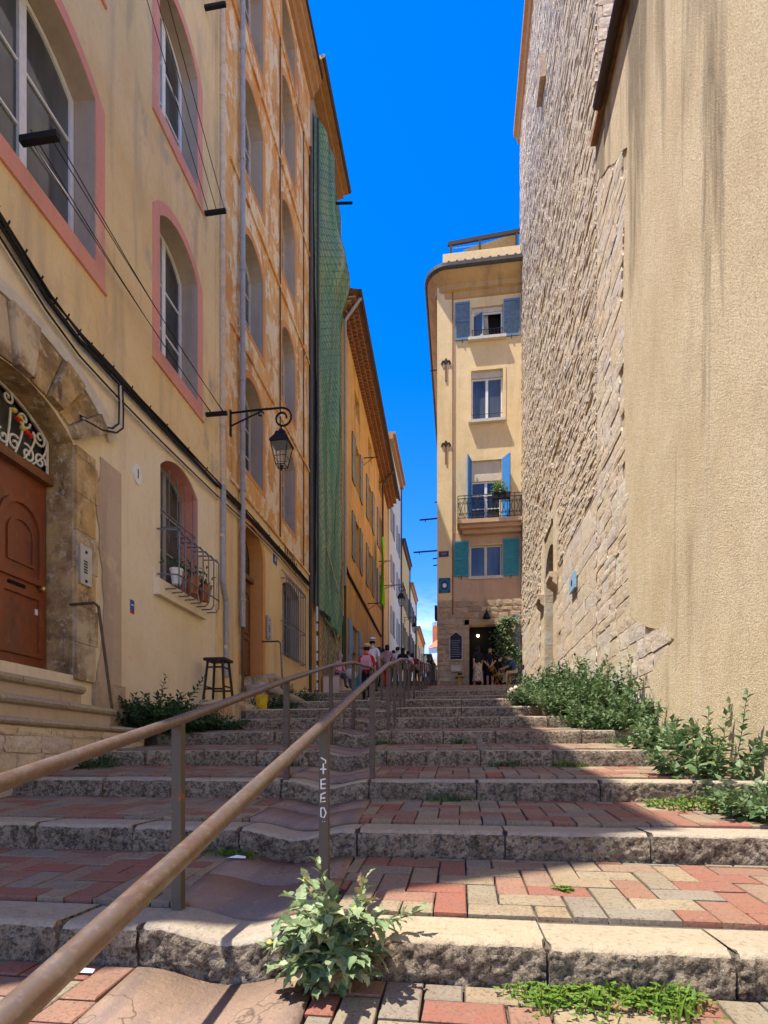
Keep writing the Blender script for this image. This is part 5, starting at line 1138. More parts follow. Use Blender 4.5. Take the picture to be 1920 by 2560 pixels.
# ------------------------------------------------------------------ lanterns
def lantern(label, X, Y, zarm, L, s=1.0):
    t = empty('wall_lantern', (X, Y, zarm), label, 'street lamp', 'wall lanterns along the left row'); b = MB(); r = .022*s
    b.box(X, X+.03, Y-.03, Y+.03, zarm-.5*s, zarm+.06*s); b.build('wall_plate', M['iron'], t); b = MB()
    c = (X+L-.16*s, zarm-.20*s); pts = [(X, Y, zarm), (X+L*.5, Y, zarm+.02), (X+L-.16*s, Y, zarm+.02)]
    for i in range(1, 20): a = math.pi/2-i*.42; rr = .22*s*(1-i*.032); pts.append((c[0]+rr*math.cos(a), Y, c[1]+rr*math.sin(a)))
    b.tube(pts, r, 6); b.tube([(X+.02, Y, zarm-.28*s), (X+L*.52, Y, zarm-.02)], r*.8, 5)
    b.tube([(X+L*.52+.07*s*math.cos(a)*(1-a/9), Y, zarm-.08*s+.07*s*math.sin(a)*(1-a/9)) for a in [i*.5 for i in range(12)]], r*.7, 5); b.build('arm', M['iron'], t, smooth=True)
    x = X+L-.18*s; z1 = zarm-.45*s; b = MB(); b.tube([(x, Y, zarm-.36*s), (x, Y, z1)], .012*s, 5)
    def sq(h, z): return [(x-h, Y-h, z), (x+h, Y-h, z), (x+h, Y+h, z), (x-h, Y+h, z)]
    lv = [(.04*s, z1), (.055*s, z1-.05*s), (.10*s, z1-.07*s), (.13*s, z1-.16*s), (.215*s, z1-.30*s), (.20*s, z1-.33*s)]
    vs = [p for h, z in lv for p in sq(h, z)]; b.add(vs, [(4*i+j, 4*i+(j+1) % 4, 4*i+4+(j+1) % 4, 4*i+4+j) for i in range(len(lv)-1) for j in range(4)]+[(0, 1, 2, 3)]); b.build('hood', M['iron'], t)
    zt, zb = z1-.33*s, z1-.78*s; A, B_ = sq(.185*s, zt), sq(.10*s, zb); b = MB()
    for j in range(4):
        b.tube([A[j], B_[j]], .011*s, 4); b.tube([B_[j], B_[(j+1) % 4]], .010*s, 4); f = .62
        m0 = Vector(A[j]).lerp(Vector(B_[j]), f); m1 = Vector(A[(j+1) % 4]).lerp(Vector(B_[(j+1) % 4]), f); b.tube([m0, m1], .008*s, 4)
    b.tube([(x, Y, zb+.01), (x, Y, zb-.09*s)], [.05*s, .015*s], 5); b.build('cage', M['iron'], t)
    for j in range(4): g = MB(); g.add([A[j], A[(j+1) % 4], B_[(j+1) % 4], B_[j]], [(0, 1, 2, 3)]); g.build('pane', GL, t)
tg = NT('clear_glass'); tr = tg.new('ShaderNodeBsdfTransparent'); mxs = tg.new('ShaderNodeMixShader'); mxs.inputs[0].default_value = .22; tg.out((.6,.58,.5), .1); tg.l(tr.outputs[0], mxs.inputs[1]); tg.l(tg.b.outputs[0], mxs.inputs[2]); tg.l(mxs.outputs[0], tg.n['Material Output'].inputs[0]); GL = tg.mat
lantern('big black scroll bracket lantern on the seam between the yellow and orange houses', LX, LY(575), LZ(575, 1033), 1.30, .97)
lantern('black lantern on a long bracket at the end of the ochre house', LX, 33.2, onX(960, 1448, LX)[1]*0+11.2, 1.5, 1.0)
lantern('third black lantern up the street on the golden house', LX+.2, 46.5, 12.6, 1.0, 1.0)
lantern('tiny farthest lantern near the end of the left row', LX+.5, 60, 11.9, 1.1, 1.0)
# ------------------------------------------------------------------ wires and cables on the near facades
wr = empty('overhead_wires', (LX+.2, 8, 8), 'thin wire pairs strung between iron brackets across the yellow house front', 'wires')
def brk(u, v, L=.42):
    y, z = onX(u, v, LX); b = MB(); b.box(LX, LX+L, y-.03, y+.03, z-.03, z+.03); b.build('bracket', M['iron'], wr); return y, z
ba = brk(512, 534); bb_ = brk(512, 20); bc = brk(515, 1037); yd, zd = onX(-90, 275, LX); bd2 = (5.05, LZ(60, 283)+.1)
b = MB(); b.box(LX, LX+.45, 5.55, 5.62, LZ(0, 283)-.02, LZ(0, 283)+.05); b.build('bracket', M['iron'], wr); bd2 = (5.58, LZ(0, 283))
def wire(p, q, sag=.05, r=.007):
    b = MB(); b.tube([(p[0]+(q[0]-p[0])*f, p[1]+(q[1]-p[1])*f, p[2]+(q[2]-p[2])*f-sag*4*f*(1-f)) for f in [i/6 for i in range(7)]], r, 4); b.build('wire', M['cable'], wr)
for k in (.08, .24, .40):
    wire((LX+k, ba[0], ba[1]), (LX+k, 5.58, LZ(0, 283)+6.2+.0*k)); 
for k in (.12, .36): wire((LX+k, bc[0], bc[1]), (LX+k, bd2[0], bd2[1]))
for k in (.12, .36): wire((LX+k, bc[0], bc[1]+.02), (LX+k, bd2[0], bd2[1]+.12), .12)
cb_ = empty('cable_bundle', (LX+.06, 9, 6), 'thick black cable bundle sagging along the yellow and orange house fronts', 'cables')
cp_ = [(-60, 470), (0, 552), (116, 740), (200, 850), (278, 930), (405, 1065), (540, 1208), (625, 1296), (700, 1378), (772, 1462)]
pts = []
for u, v in cp_: y, z = onX(u, v, LX+.05); pts.append((LX+.05, y, z))
for k, (dz, r, dx) in enumerate(((0, .030, 0), (.05, .016, .02), (-.045, .018, .01), (.02, .014, .04))):
    b = MB(); b.tube([(x+dx+.012*math.sin(i*2+k), y, z+dz+.015*math.sin(i*1.7+k*2)) for i, (x, y, z) in enumerate(pts)], r, 6); b.build('cable', M['cable'], cb_)
pts2 = [(p[0], p[1], p[2]-.26+.05*math.sin(i)) for i, p in enumerate(pts)]
for k in range(2): b = MB(); b.tube([(x, y, z+k*.05) for x, y, z in pts2], .013, 5); b.build('cable', M['cable' if k else 'offwhite'], cb_)
b = MB()
for i in range(26):
    f = i/25*(len(pts)-1.01); j = int(f); p = Vector(pts[j]).lerp(Vector(pts[j+1]), f-j); b.tube([p+Vector((.0, 0, -.05)), p+Vector((.05, .02, .08))], .012, 4)
b.build('clips', M['cable'], cb_)
lo = [(286, 960), (288, 1020), (287, 1060), (270, 1072), (235, 1065), (205, 1048), (190, 1040)]
for k in range(3): b = MB(); b.tube([(LX+.06+.02*k, onX(u, v, LX)[0]+.02*k, onX(u, v, LX)[1]-.02*k) for u, v in lo], .012, 5); b.build('cable_loop', M['offwhite' if k == 1 else 'cable'], cb_)
# small plates
def text(s, size, mat, name, parent, loc, rot, ext=.002):
    cu = bpy.data.curves.new(name, 'FONT'); cu.body = s; cu.size = size; cu.extrude = ext; cu.align_x = 'CENTER'; cu.align_y = 'CENTER'
    ob = bpy.data.objects.new(name, cu); me = bpy.data.meshes.new_from_object(ob); bpy.data.objects.remove(ob); me.name = name; me.materials.append(mat)
    o = bpy.data.objects.new(name, me); col.objects.link(o); o.parent = parent; o.location = Vector(loc)-wloc(parent); o.rotation_euler = rot; return o
y, z = onX(342, 1186, LX); npl = empty('house_number', (LX, y, z-.15), 'white oval enamel plate with the number 1 on the yellow house', 'house number')
b = MB(); b.prism(Pl, [(y+.115*math.cos(a), z+.15*math.sin(a)) for a in [i*math.pi/10 for i in range(20)]], .0, .022); b.build('plate', M['white'], npl); text('1', .2, M['wood_dark'], 'digit', npl, (LX+.024, y, z), (math.pi/2, 0, math.pi/2))
y, z = onX(687, 1395, LX); np3 = empty('house_number', (LX, y, z-.15), 'dark square number 3 plate under the cables of the orange house', 'house number')
b = MB(); b.pbox(Pl, y-.13, y+.13, z-.16, z+.16, 0, .02); b.build('plate', M['blue_sign'], np3); text('3', .24, M['paper'], 'digit', np3, (LX+.022, y, z), (math.pi/2, 0, math.pi/2))
y, z = onX(330, 1517, LX); stk = empty('wall_sticker', (LX, y, z-.1), 'small dark blue and red sticker low on the yellow house', 'sticker'); b = MB(); b.pbox(Pl, y-.05, y+.05, z-.06, z+.1, .0, .006); b.build('blue_field', M['blue_sign'], stk); b = MB(); b.pbox(Pl, y-.05, y+.05, z-.1, z-.062, .0, .006); b.build('red_field', M['red'], stk)
b = MB(); b.pbox(Pl, y-.03, y+.03, z+.02, z+.035, .006, .008); b.build('print', M['paper'], stk)
def intercom(label, X, y0, y1, z0, z1, nm=1):
    t = empty('intercom', (X, (y0+y1)/2, z0), label, 'intercom'); b = MB(); b.box(X, X+.03, y0, y1, z0, z1); b.build('plate', M['steel'], t); b = MB()
    for i in range(5): b.box(X+.03, X+.034, y0+(y1-y0)*.3, y0+(y1-y0)*.6, z0+(z1-z0)*(.3+.07*i), z0+(z1-z0)*(.335+.07*i))
    b.build('name_strips', M['wood_dark'], t); b = MB(); b.lathe((X+.03, (y0+y1)/2, z1-(z1-z0)*.16), [(.02, 0), (.02, .008)], 8, 0, 'x'); b.lathe((X+.03, (y0+y1)/2, z0+(z1-z0)*.1), [(.02, 0), (.02, .008)], 8, 0, 'x'); b.build('speaker', M['wood_dark'], t)
ya = LY(150, LX+.06); intercom('steel intercom plate on the jamb of the red door', LX+.052, DY1+.03, DY1+.25, LZ(175, 1452), LZ(175, 1352))
y = LY(668); intercom('grey intercom plate beside the orange house door', LX+.03, y-.15, y+.15, LZ(640, 1580), LZ(640, 1532)+.1)
# stool leaning by the downpipe
sx_, sy_ = -4.42, LY(546, -4.42); szb = LZ(546, 1752, -4.42); stl = empty('wooden_stool', (sx_, sy_, szb), 'dark wooden bar stool standing by the downpipe of the yellow house', 'stool')
b = MB(); b.box(sx_-.2, sx_+.2, sy_-.2, sy_+.2, szb+.72, szb+.77); b.build('seat', M['wood_dark'], stl)
for ax in (-1, 1):
    for ay in (-1, 1): b = MB(); b.tube([(sx_+ax*.14, sy_+ay*.14, szb+.73), (sx_+ax*.2, sy_+ay*.2, szb)], .026, 4); b.build('leg', M['wood_dark'], stl)
for a, c, z in (((-1,-1), (1,-1), .2), ((-1,1), (1,1), .2), ((-1,-1), (-1,1), .25), ((1,-1), (1,1), .25), ((-1,-1), (1,-1), .6), ((1,-1), (1,1), .6)):
    k = .2-.06*z/.73; b = MB(); b.tube([(sx_+a[0]*k, sy_+a[1]*k, szb+z), (sx_+c[0]*k, sy_+c[1]*k, szb+z)], .016, 4); b.build('stretcher', M['wood_dark'], stl)
# ledge and blocks under the stool, yellow bucket
gb = empty('stone_ledge', (-4.4, 10.4, gz(10.4)), 'low rough stone ledge carrying the stool against the house wall', 'ledge'); b = MB(); b.box(LX-.02, -4.12, 9.6, 12.0, gz(9.7)-.3, szb-.002); b.build('block', M['portal'], gb)
for i, y in enumerate((8.9, 9.3)): b = MB(); b.box(-4.45, -4.08, y+.01, y+.38, gz(y)-.1, gz(y)+.26); b.build('end_block', M['rubble'], gb)
b = MB(); yx, yz = -4.05, gz(11.0); b.lathe((yx, 11.1, yz-.02), [(.10, 0), (.13, .30), (.135, .32), (.12, .32), (.1, .06)], 12); tag(b.build('yellow_bucket', M['yellow_paint'], at=(yx, 11.1, yz)), 'small yellow bucket on the steps below the orange house door', 'bucket')
# flower pots in the barred window
for i, (s, mt, r, h) in enumerate(((gw[0]+.2, 'white', .10, .22), (gw[0]+.75, 'terracotta', .13, .26), (gw[1]-.1, 'terracotta', .12, .24))):
    t = empty('flower_pot', (LX+.2, s, gw[2]-.0), ['white flower pot in the barred window', 'larger terracotta pot in the middle of the barred window', 'terracotta pot at the far end of the barred window'][i], 'flower pot'); b = MB(); b.lathe((LX+.19, s, gw[2]-.003), [(r*.7, 0), (r, h), (r*1.1, h), (r*1.1, h+.03), (r*.9, h+.03)], 12); b.build('pot', M[mt], t)
    b = MB()
    for k in range(60):
        c = Vector((LX+.19+rnd.gauss(0, .07), s+rnd.gauss(0, .1), gw[2]+h+abs(rnd.gauss(.1, .1)))); d = Vector((rnd.uniform(-1,1), rnd.uniform(-1,1), rnd.uniform(-.3,1))).normalized()*.045; e = d.orthogonal().normalized()*.018
        b.add([c-d, c+e, c+d, c-e], [(0,1,2,3)], 0, rnd.random())
    b.build('foliage', M['leaf_d'], t)
# rocks at the tower foot
for i, (u, v, sx, sy, sz, Y) in enumerate(((1316, 1728, .42, .3, .22, 13.6), (1358, 1712, .40, .3, .24, 14.4))):
    X, z = onY(u, v, Y); b = MB(); bm = bmesh.new(); bmesh.ops.create_icosphere(bm, subdivisions=3, radius=1); vs = []
    for q in bm.verts: k = 1+.22*noise.noise(q.co*1.7+Vector((i*5, 0, 0))); vs.append((X+q.co.x*sx*k, Y+q.co.y*sy*k, gz(Y)+.1+q.co.z*sz*k+.05))
    b.add(vs, [[w.index for w in f.verts] for f in bm.faces]); bm.free(); ob = tag(b.build('boulder', M['rock'], smooth=True, at=(X, Y, gz(Y))), ['pale flat boulder with a scrawl at the foot of the tower', 'smaller boulder behind the scrawled one'][i], 'boulder')
# ------------------------------------------------------------------ plants
LEAF = ([(0,0,0),(-.5,.42,.10),(0,.45,-.03),(.5,.42,.10),(0,1,-.12)], [(0,2,1),(0,3,2),(1,2,4),(2,3,4)])
lob = [(0,0),(.20,.08),(.38,.20),(.33,.30),(.50,.44),(.38,.54),(.38,.68),(.22,.76),(0,1.0)]
lv_ = [(0,0,0)]; 
for x, y in lob[1:-1]: lv_ += [(-x, y, .10*x+.02*math.sin(y*20)), (x, y, .10*x-.02*math.sin(y*20))]
lv_ += [(0, .30, -.03), (0, .62, -.06), (0, 1, -.18)]; nL = len(lob)-2; iM1, iM2, iT = 1+2*nL, 2+2*nL, 3+2*nL
lf_ = []
for s_ in (0, 1):
    idx = [1+2*i+s_ for i in range(nL)]
    seq = [0]+idx+[iT]
    for a, c in zip(seq, seq[1:]):
        m_ = iM1 if (lv_[a][1]+lv_[c][1])/2 < .46 else iM2
        lf_.append((a, c, m_) if s_ else (c, a, m_))
    lf_.append((idx[3], iM2, iM1) if s_ else (idx[3], iM1, iM2))
LOBED = (lv_, lf_)
def basis(p, d, up, s, w):
    d = d.normalized(); x = d.cross(up); x = x.normalized() if x.length > 1e-4 else d.orthogonal().normalized(); z = x.cross(d)
    m = Matrix((x*s*w, d*s, z*s)).transposed().to_4x4(); m.translation = p; return m
def grow_plant(name, label, cat, base, specs, mats=('leaf', 'stem'), group=None, objs=False, shape=LEAF, flowers=None, seed=1):
    """specs: list of dict(at, dir, L, n, ls, lw, bend, droop)"""
    r = random.Random(seed); t = empty(name, base, label, cat, group); st = MB(); fo = MB(); B = Vector(base); leaves = []
    for s in specs:
        p = B+Vector(s.get('at', (0, 0, 0))); d = Vector(s['dir']).normalized(); N = s.get('seg', 7); pts = [p.copy()]; L = s['L']/N
        for i in range(N):
            d = (d+Vector((r.uniform(-.2, .2), r.uniform(-.2, .2), s.get('bend', -.06)))).normalized(); p = p+d*L; pts.append(p.copy())
        st.tube(pts, [s.get('r', .006)*(1-.7*i/N) for i in range(N+1)], 4)
        n = s['n']; ph = r.uniform(0, 6)
        for i in range(n):
            f = s.get('f0', .15)+(1-s.get('f0', .15))*(i+.5)/n; j = min(N-1, int(f*N)); q = pts[j].lerp(pts[j+1], f*N-j); ax = (pts[j+1]-pts[j]).normalized()
            a = ph+i*2.4; o = ax.orthogonal().normalized(); o = Matrix.Rotation(a, 3, ax) @ o
            dd = o*(1.0-.35*f)+ax*(.35+.5*f)+Vector((0, 0, s.get('droop', -.1))); sz = s['ls']*r.uniform(.65, 1.15)*(1.1-.55*f*s.get('taper', 1))
            leaves.append(basis(q, dd, Vector((0, 0, 1))+Vector((r.uniform(-.4, .4), r.uniform(-.4, .4), 0)), sz, s.get('lw', .5)))
    st.build('stems', M[mats[1]], t, kind='stuff')
    if objs:
        ms = []
        for k in range(2):
            me = bpy.data.meshes.new('leaf'); me.from_pydata(shape[0], [], shape[1]); me.materials.append(M[mats[0] if k == 0 else 'leaf_dry']); ms.append(me)
        for m_ in leaves:
            o = bpy.data.objects.new('leaf', ms[1 if r.random() < .05 else 0]); col.objects.link(o); o.parent = t; mm_ = m_.copy(); mm_.translation -= B; o.matrix_basis = mm_
    else:
        for m_ in leaves: fo.add([m_ @ Vector(v) for v in shape[0]], shape[1], 0, r.random())
        fo.build('foliage', M[mats[0]], t, kind='stuff')
    if flowers:
        fb = MB()
        for m_ in r.sample(leaves, min(len(leaves), flowers[1])): c = m_.translation+Vector((0, 0, .015)); fb.lathe(c, [(.004, -.01), (flowers[2], .0), (.004, .012)], 6)
        fb.build('blossoms', M[flowers[0]], t)
    return t
def bush(n, L, rad, ls, seed, lean=(0, 0), nl=14, spread=.7, lw=.55, up=1.0, **kw):
    r = random.Random(seed); out = []
    for i in range(n):
        a = r.uniform(0, 2*math.pi); k = r.random()**.6
        out.append(dict(at=(rad*k*math.cos(a), rad*k*math.sin(a), -.03), dir=(spread*k*math.cos(a)+lean[0], spread*k*math.sin(a)+lean[1], up), L=L*r.uniform(.55, 1.1), n=nl, ls=ls, lw=lw, **kw))
    return out
nb_right = [((2.20, 7.75), .50, .32, 9), ((2.30, 8.35), .72, .36, 14), ((1.98, 8.3), .50, .3, 9), ((2.28, 9.0), .92, .4, 16), ((1.95, 9.2), .74, .4, 14), ((2.25, 9.8), 1.0, .42, 16), ((1.85, 10.2), .72, .4, 14), ((2.2, 10.7), .98, .42, 15), ((1.75, 11.2), .7, .38, 13), ((2.1, 11.7), .9, .4, 14), ((1.62, 12.2), .55, .38, 12), ((1.95, 12.8), .7, .4, 12)]
desc = ['dense low shrub at the near end of the hedge by the right wall', 'tall leafy shrub second from the near end of the hedge', 'low shrub spilling onto the steps in front of the hedge', 'tallest shrub in the middle of the hedge against the tower wall', 'rounded shrub in the front row, middle of the hedge', 'tall upright shrub against the wall past the hedge middle', 'shaded front shrub past the hedge middle', 'upright shrub near the portal end of the hedge', 'dark front shrub near the boulder end of the hedge', 'wall side shrub close to the boulders', 'lowest dark shrub beside the scrawled boulder', 'farthest shrub of the hedge by the portal']
for i, ((x, y), L, rad, n) in enumerate(nb_right):
    grow_plant('shrub', desc[i], 'shrub', (x, y, gz(y)), bush(n*4, L, rad*1.05, .125, 200+i, (-.12, 0), 22, .95, .66, seg=6, f0=.05), ('leaf' if i < 8 and i not in (6,) else 'leaf_d', 'stem'), 'hedge of shrubs along the right wall', seed=300+i)
x, y, z = onG(1640, 1880); grow_plant('weed_plant', 'compact leafy weed at the wall foot between hedge and tall weed', 'plant', (2.16, 6.55, gz(6.55)), bush(34, .38, .26, .12, 21, (0, 0), 14, .9, .75, f0=.05), ('leaf', 'stem'), seed=22)
grow_plant('tall_weed', 'tall weed with arching leafy shoots by the right wall', 'plant', (2.20, 5.35, gz(5.35)),
  bush(30, .60, .30, .12, 31, (-.1, 0), 20, .85, .75, f0=.05)+[dict(at=(-.1, 0, .1), dir=(-.75, .1, .75), L=.62, n=18, ls=.105, lw=.65, bend=-.05), dict(at=(.1, .1, .1), dir=(.5, 0, 1), L=.78, n=24, ls=.12, lw=.6, bend=-.06), dict(at=(.15, -.1, 0), dir=(.25, -.1, 1), L=.72, n=24, ls=.12, lw=.6, bend=-.03)], ('leaf', 'stem'), flowers=('petal_y', 16, .012), seed=32)
grow_plant('corner_weed', 'leafy weed at the right picture edge below the tall weed', 'plant', (2.28, 4.35, gz(4.35)), bush(46, .36, .36, .105, 41, (-.1, 0), 16, 1.1, .7, f0=.05), ('leaf', 'stem'), seed=42)
grow_plant('low_clover', 'bright low clover patch under the tall weed', 'plant', (2.0, 4.75, gz(4.75)), bush(170, .13, .5, .05, 51, (0, 0), 7, 1.0, .9), ('grass', 'stem'), seed=52)
grow_plant('glossy_bush', 'dark glossy bush with upright shoots at the foot of the yellow house', 'bush', (-4.30, 7.75, gz(7.75)), bush(130, .60, .42, .15, 61, (.12, 0), 20, 1.0, .55, f0=.05)+[dict(at=(.1, .2, .2), dir=(.15, .5, .8), L=.8, n=26, ls=.13, lw=.5, bend=-.02), dict(at=(.0, -.1, .2), dir=(.1, -.35, 1), L=.68, n=24, ls=.13, lw=.5)], ('leaf_d', 'stem'), seed=62)
grow_plant('creeping_bush', 'low creeping green plant beside the glossy bush', 'plant', (-4.12, 8.75, gz(8.75)), bush(90, .36, .46, .13, 71, (.2, .2), 14, 1.4, .55), ('leaf_d', 'stem'), seed=72)
grow_plant('stoop_weed', 'dark weed in the corner of the stoop wall', 'plant', (-4.22, 5.95, gz(5.95)-.05), bush(26, .36, .14, .10, 81, (.25, 0), 12, .8, .5), ('leaf_d', 'stem'), seed=82)
grow_plant('step_weed', 'weeds at the foot of the orange house wall', 'plant', (-4.3, 14.3, gz(14.3)), bush(40, .5, .5, .13, 91, (.1, 0), 12, .9, .5), ('leaf_d', 'stem'), seed=92)
grow_plant('step_weed', 'small weed below the curved stoop kerb', 'plant', (-4.0, 11.7, gz(11.7)), bush(34, .4, .3, .12, 93, (.1, 0), 12, 1.0, .5), ('leaf_d', 'stem'), seed=94)
# foreground grey-green weed growing out of the first step
hb = Vector((-.50, 2.20, .0)); sp = []
rr = random.Random(5)
for i in range(52):
    a = rr.uniform(math.pi*.95, math.pi*2.05); k = rr.uniform(.3, 1); sp.append(dict(at=(rr.uniform(-.07, .07), .03, rr.uniform(.0, .24)), dir=(k*math.cos(a)*.85, k*math.sin(a)*.75, rr.uniform(.1, .9)), L=rr.uniform(.14, .28), n=7, ls=.125, lw=.68, bend=-.10, r=.005, f0=.25, droop=-.25))
for d_, L_ in (((.9, .25, .62), .40), ((-.55, .2, .75), .36), ((.05, .1, 1), .40), ((-.9, -.1, .35), .3), ((.25, -.2, .9), .36)):
    sp.append(dict(at=(0, .05, .12), dir=d_, L=L_, n=17, ls=.085, lw=.62, bend=-.03 if d_[2] > .5 else -.07, r=.007, f0=.2, droop=.1, taper=.8))
grow_plant('henbane_weed', 'grey green weed with lobed leaves growing from the front step', 'plant', hb, sp, ('leaf_g', 'stem'), objs=True, shape=LOBED, flowers=('petal_y', 7, .014), seed=6)
# grass and clover tufts along the step joints
def tuft(label, x0, x1, y, n, h, seed, mat='grass', dy=.10):
    r = random.Random(seed); t = empty('grass_tuft', ((x0+x1)/2, y, gz(y)), label, 'grass'); b = MB()
    for i in range(n):
        x = (x0+x1)/2+r.gauss(0, (x1-x0)*.27); e = .25+.75*max(0, .5+.9*noise.noise(Vector((x*11, seed*3.7, 0)))); yy = y-abs(r.gauss(0, dy*(.4+.8*e))); z = gz(yy)+dip(x, yy); hh = h*r.uniform(.3, 1)*(.35+.65*e); a = r.uniform(0, 6.3); q = r.uniform(.15, .8)*hh; w = .004+.004*r.random()
        p0 = Vector((x, yy, z)); p1 = p0+Vector((q*.4*math.cos(a), q*.4*math.sin(a), hh*.6)); p2 = p0+Vector((q*math.cos(a), q*math.sin(a), hh)); s = Vector((-math.sin(a), math.cos(a), 0))*w
        if r.random() < .5: b.add([p0-s, p0+s, p1+s*.8, p1-s*.8, p2], [(0, 1, 2, 3), (3, 2, 4)], 0, r.random())
        else:
            for k in range(3): m_ = basis(p1, Vector((math.cos(a+k*2.1), math.sin(a+k*2.1), .35)), Vector((0, 0, 1)), .018, .9); b.add([m_ @ Vector(v) for v in LEAF[0]], LEAF[1], 0, r.random())
    b.build('blades', M[mat], t, kind='stuff')
tuft('bright green grass and clover tuft at the foot of the first step, left half', .20, .56, 2.27, 330, .085, 1)
tuft('bright green grass and clover tuft at the foot of the first step, right half', .54, .88, 2.27, 380, .12, 2)
grow_plant('seedling', 'broad leaved seedling in the left grass tuft', 'plant', (.53, 2.2, gz(2.2)), bush(5, .10, .02, .05, 95, (0, 0), 5, .5, .75), ('grass', 'stem'), seed=96)
grow_plant('seedling', 'broad leaved seedling in the right grass tuft', 'plant', (.80, 2.2, gz(2.2)), bush(5, .11, .02, .055, 97, (0, 0), 5, .5, .75), ('grass', 'stem'), seed=98)
for i, (u, v, w, lb) in enumerate(((1120, 2000, .22, 'leafy weed at the foot of the third step, centre'), (1262, 1905, .2, 'leafy weed at the foot of the fourth step'), (1420, 1910, .18, 'mossy tuft at the foot of the fourth step, right of centre'), (600, 2120, .2, 'dry grass tuft by the gutter at the second step'), (950, 1858, .16, 'weed tuft right of the gutter on the fifth step'), (760, 1868, .16, 'weed tuft left of the gutter on the fifth step'), (1150, 1858, .12, 'small tuft at the fifth step centre'), (1545, 1850, .2, 'leafy tuft on the fifth step near the hedge'))):
    X, Y, Z = onG(u, v); k = min(range(NST), key=lambda q: abs(SY[q]-Y)); Y = SY[k]-.05
    tuft(lb, X-w, X+w, Y, 130, .12 if i != 3 else .09, 20+i, 'leaf' if i not in (2, 3) else 'grass', .05)
X, Y, Z = onG(1410, 2222); tuft('small moss tuft between bricks of the first tread', X-.05, X+.05, Y, 60, .03, 40, 'grass', .03)
# vine beside the cafe door and balcony flowers
vb = empty('climbing_vine', (CX(1268), CY-.1, gz(CY)), 'leafy climbing vine on the right of the cafe doorway', 'vine'); b = MB(); r = random.Random(9)
for i in range(1500):
    f = r.random(); z = CZz(1268, 1690)+f*(CZz(1268, 1545)-CZz(1268, 1690)); x = CX(1266)+r.gauss(0, .22)+.12*math.sin(f*7); yy = CY-.12-abs(r.gauss(0, .12))
    m_ = basis(Vector((x, yy, z)), Vector((r.uniform(-1, 1), -r.uniform(.2, 1), r.uniform(-1, .4))), Vector((r.uniform(-.5, .5), -.6, .7)), r.uniform(.08, .15), .7); b.add([m_ @ Vector(v) for v in LEAF[0]], LEAF[1], 0, r.random())
b.build('foliage', M['leaf'], vb); b = MB(); b.tube([(CX(1275), CY-.1, gz(CY)), (CX(1262), CY-.1, 5), (CX(1272), CY-.1, 7)], .025, 5); b.build('stems', M['wood_brown'], vb)
b = MB(); b.box(CX(1288), CX(1294), CY-.16, CY-.1, gz(CY), CZz(1290, 1540)); tag(b.build('pale_pole', M['greyblue'], at=(CX(1291), CY-.13, gz(CY))), 'pale blue vertical pole behind the vine at the tower corner', 'pole')
bp = empty('balcony_planter', (CX(1250), CY-.55, bz+.6), 'black window box with yellow green flowers on the balcony railing', 'planter'); b = MB(); b.box(CX(1228), CX(1272), CY-.80, CY-.60, bz+.72, bz+.95); b.build('box', M['iron'], bp); b = MB()
for i in range(260):
    c = Vector((CX(1250)-.05+r.gauss(0, .17), CY-.7+r.gauss(0, .08), bz+.98+abs(r.gauss(.1, .17)))); m_ = basis(c, Vector((r.uniform(-1, 1), r.uniform(-1, 1), r.uniform(-.3, .8))), Vector((0, 0, 1)), r.uniform(.06, .12), .7); b.add([m_ @ Vector(v) for v in LEAF[0]], LEAF[1], 0, r.random())
b.build('foliage', M['grass'], bp)
# ------------------------------------------------------------------ people
PEND = []
BASEJ = dict(pelvis=(0,0,.93,.125), spine=(0,0,1.10,.115), chest=(0,0,1.29,.135), neck=(0,.005,1.46,.055), head=(0,.015,1.56,.078), crown=(0,.01,1.65,.085), top=(0,.0,1.70,.05),
  lsh=(-.175,0,1.40,.062), lel=(-.23,-.03,1.13,.045), lwr=(-.24,.05,.90,.031), lpa=(-.24,.07,.83,.034), rsh=(.175,0,1.40,.062), rel=(.23,-.03,1.13,.045), rwr=(.24,.05,.90,.031), rpa=(.24,.07,.83,.034),
  lhi=(-.09,0,.88,.10), lkn=(-.10,.03,.49,.063), lan=(-.10,-.02,.09,.045), lto=(-.11,.13,.045,.038), rhi=(.09,0,.88,.10), rkn=(.10,.03,.49,.063), ran=(.10,-.02,.09,.045), rto=(.11,.13,.045,.038))
BONES = [('pelvis','spine','top'),('spine','chest','top'),('chest','neck','top'),('neck','head','skin'),('head','crown','skin'),('crown','top','skin'),
  ('chest','lsh','top'),('lsh','lel','sleeve'),('lel','lwr','arm'),('lwr','lpa','skin'),('chest','rsh','top'),('rsh','rel','sleeve'),('rel','rwr','arm'),('rwr','rpa','skin'),
  ('pelvis','lhi','leg'),('lhi','lkn','leg'),('lkn','lan','shin'),('lan','lto','shoe'),('pelvis','rhi','leg'),('rhi','rkn','leg'),('rkn','ran','shin'),('ran','rto','shoe')]
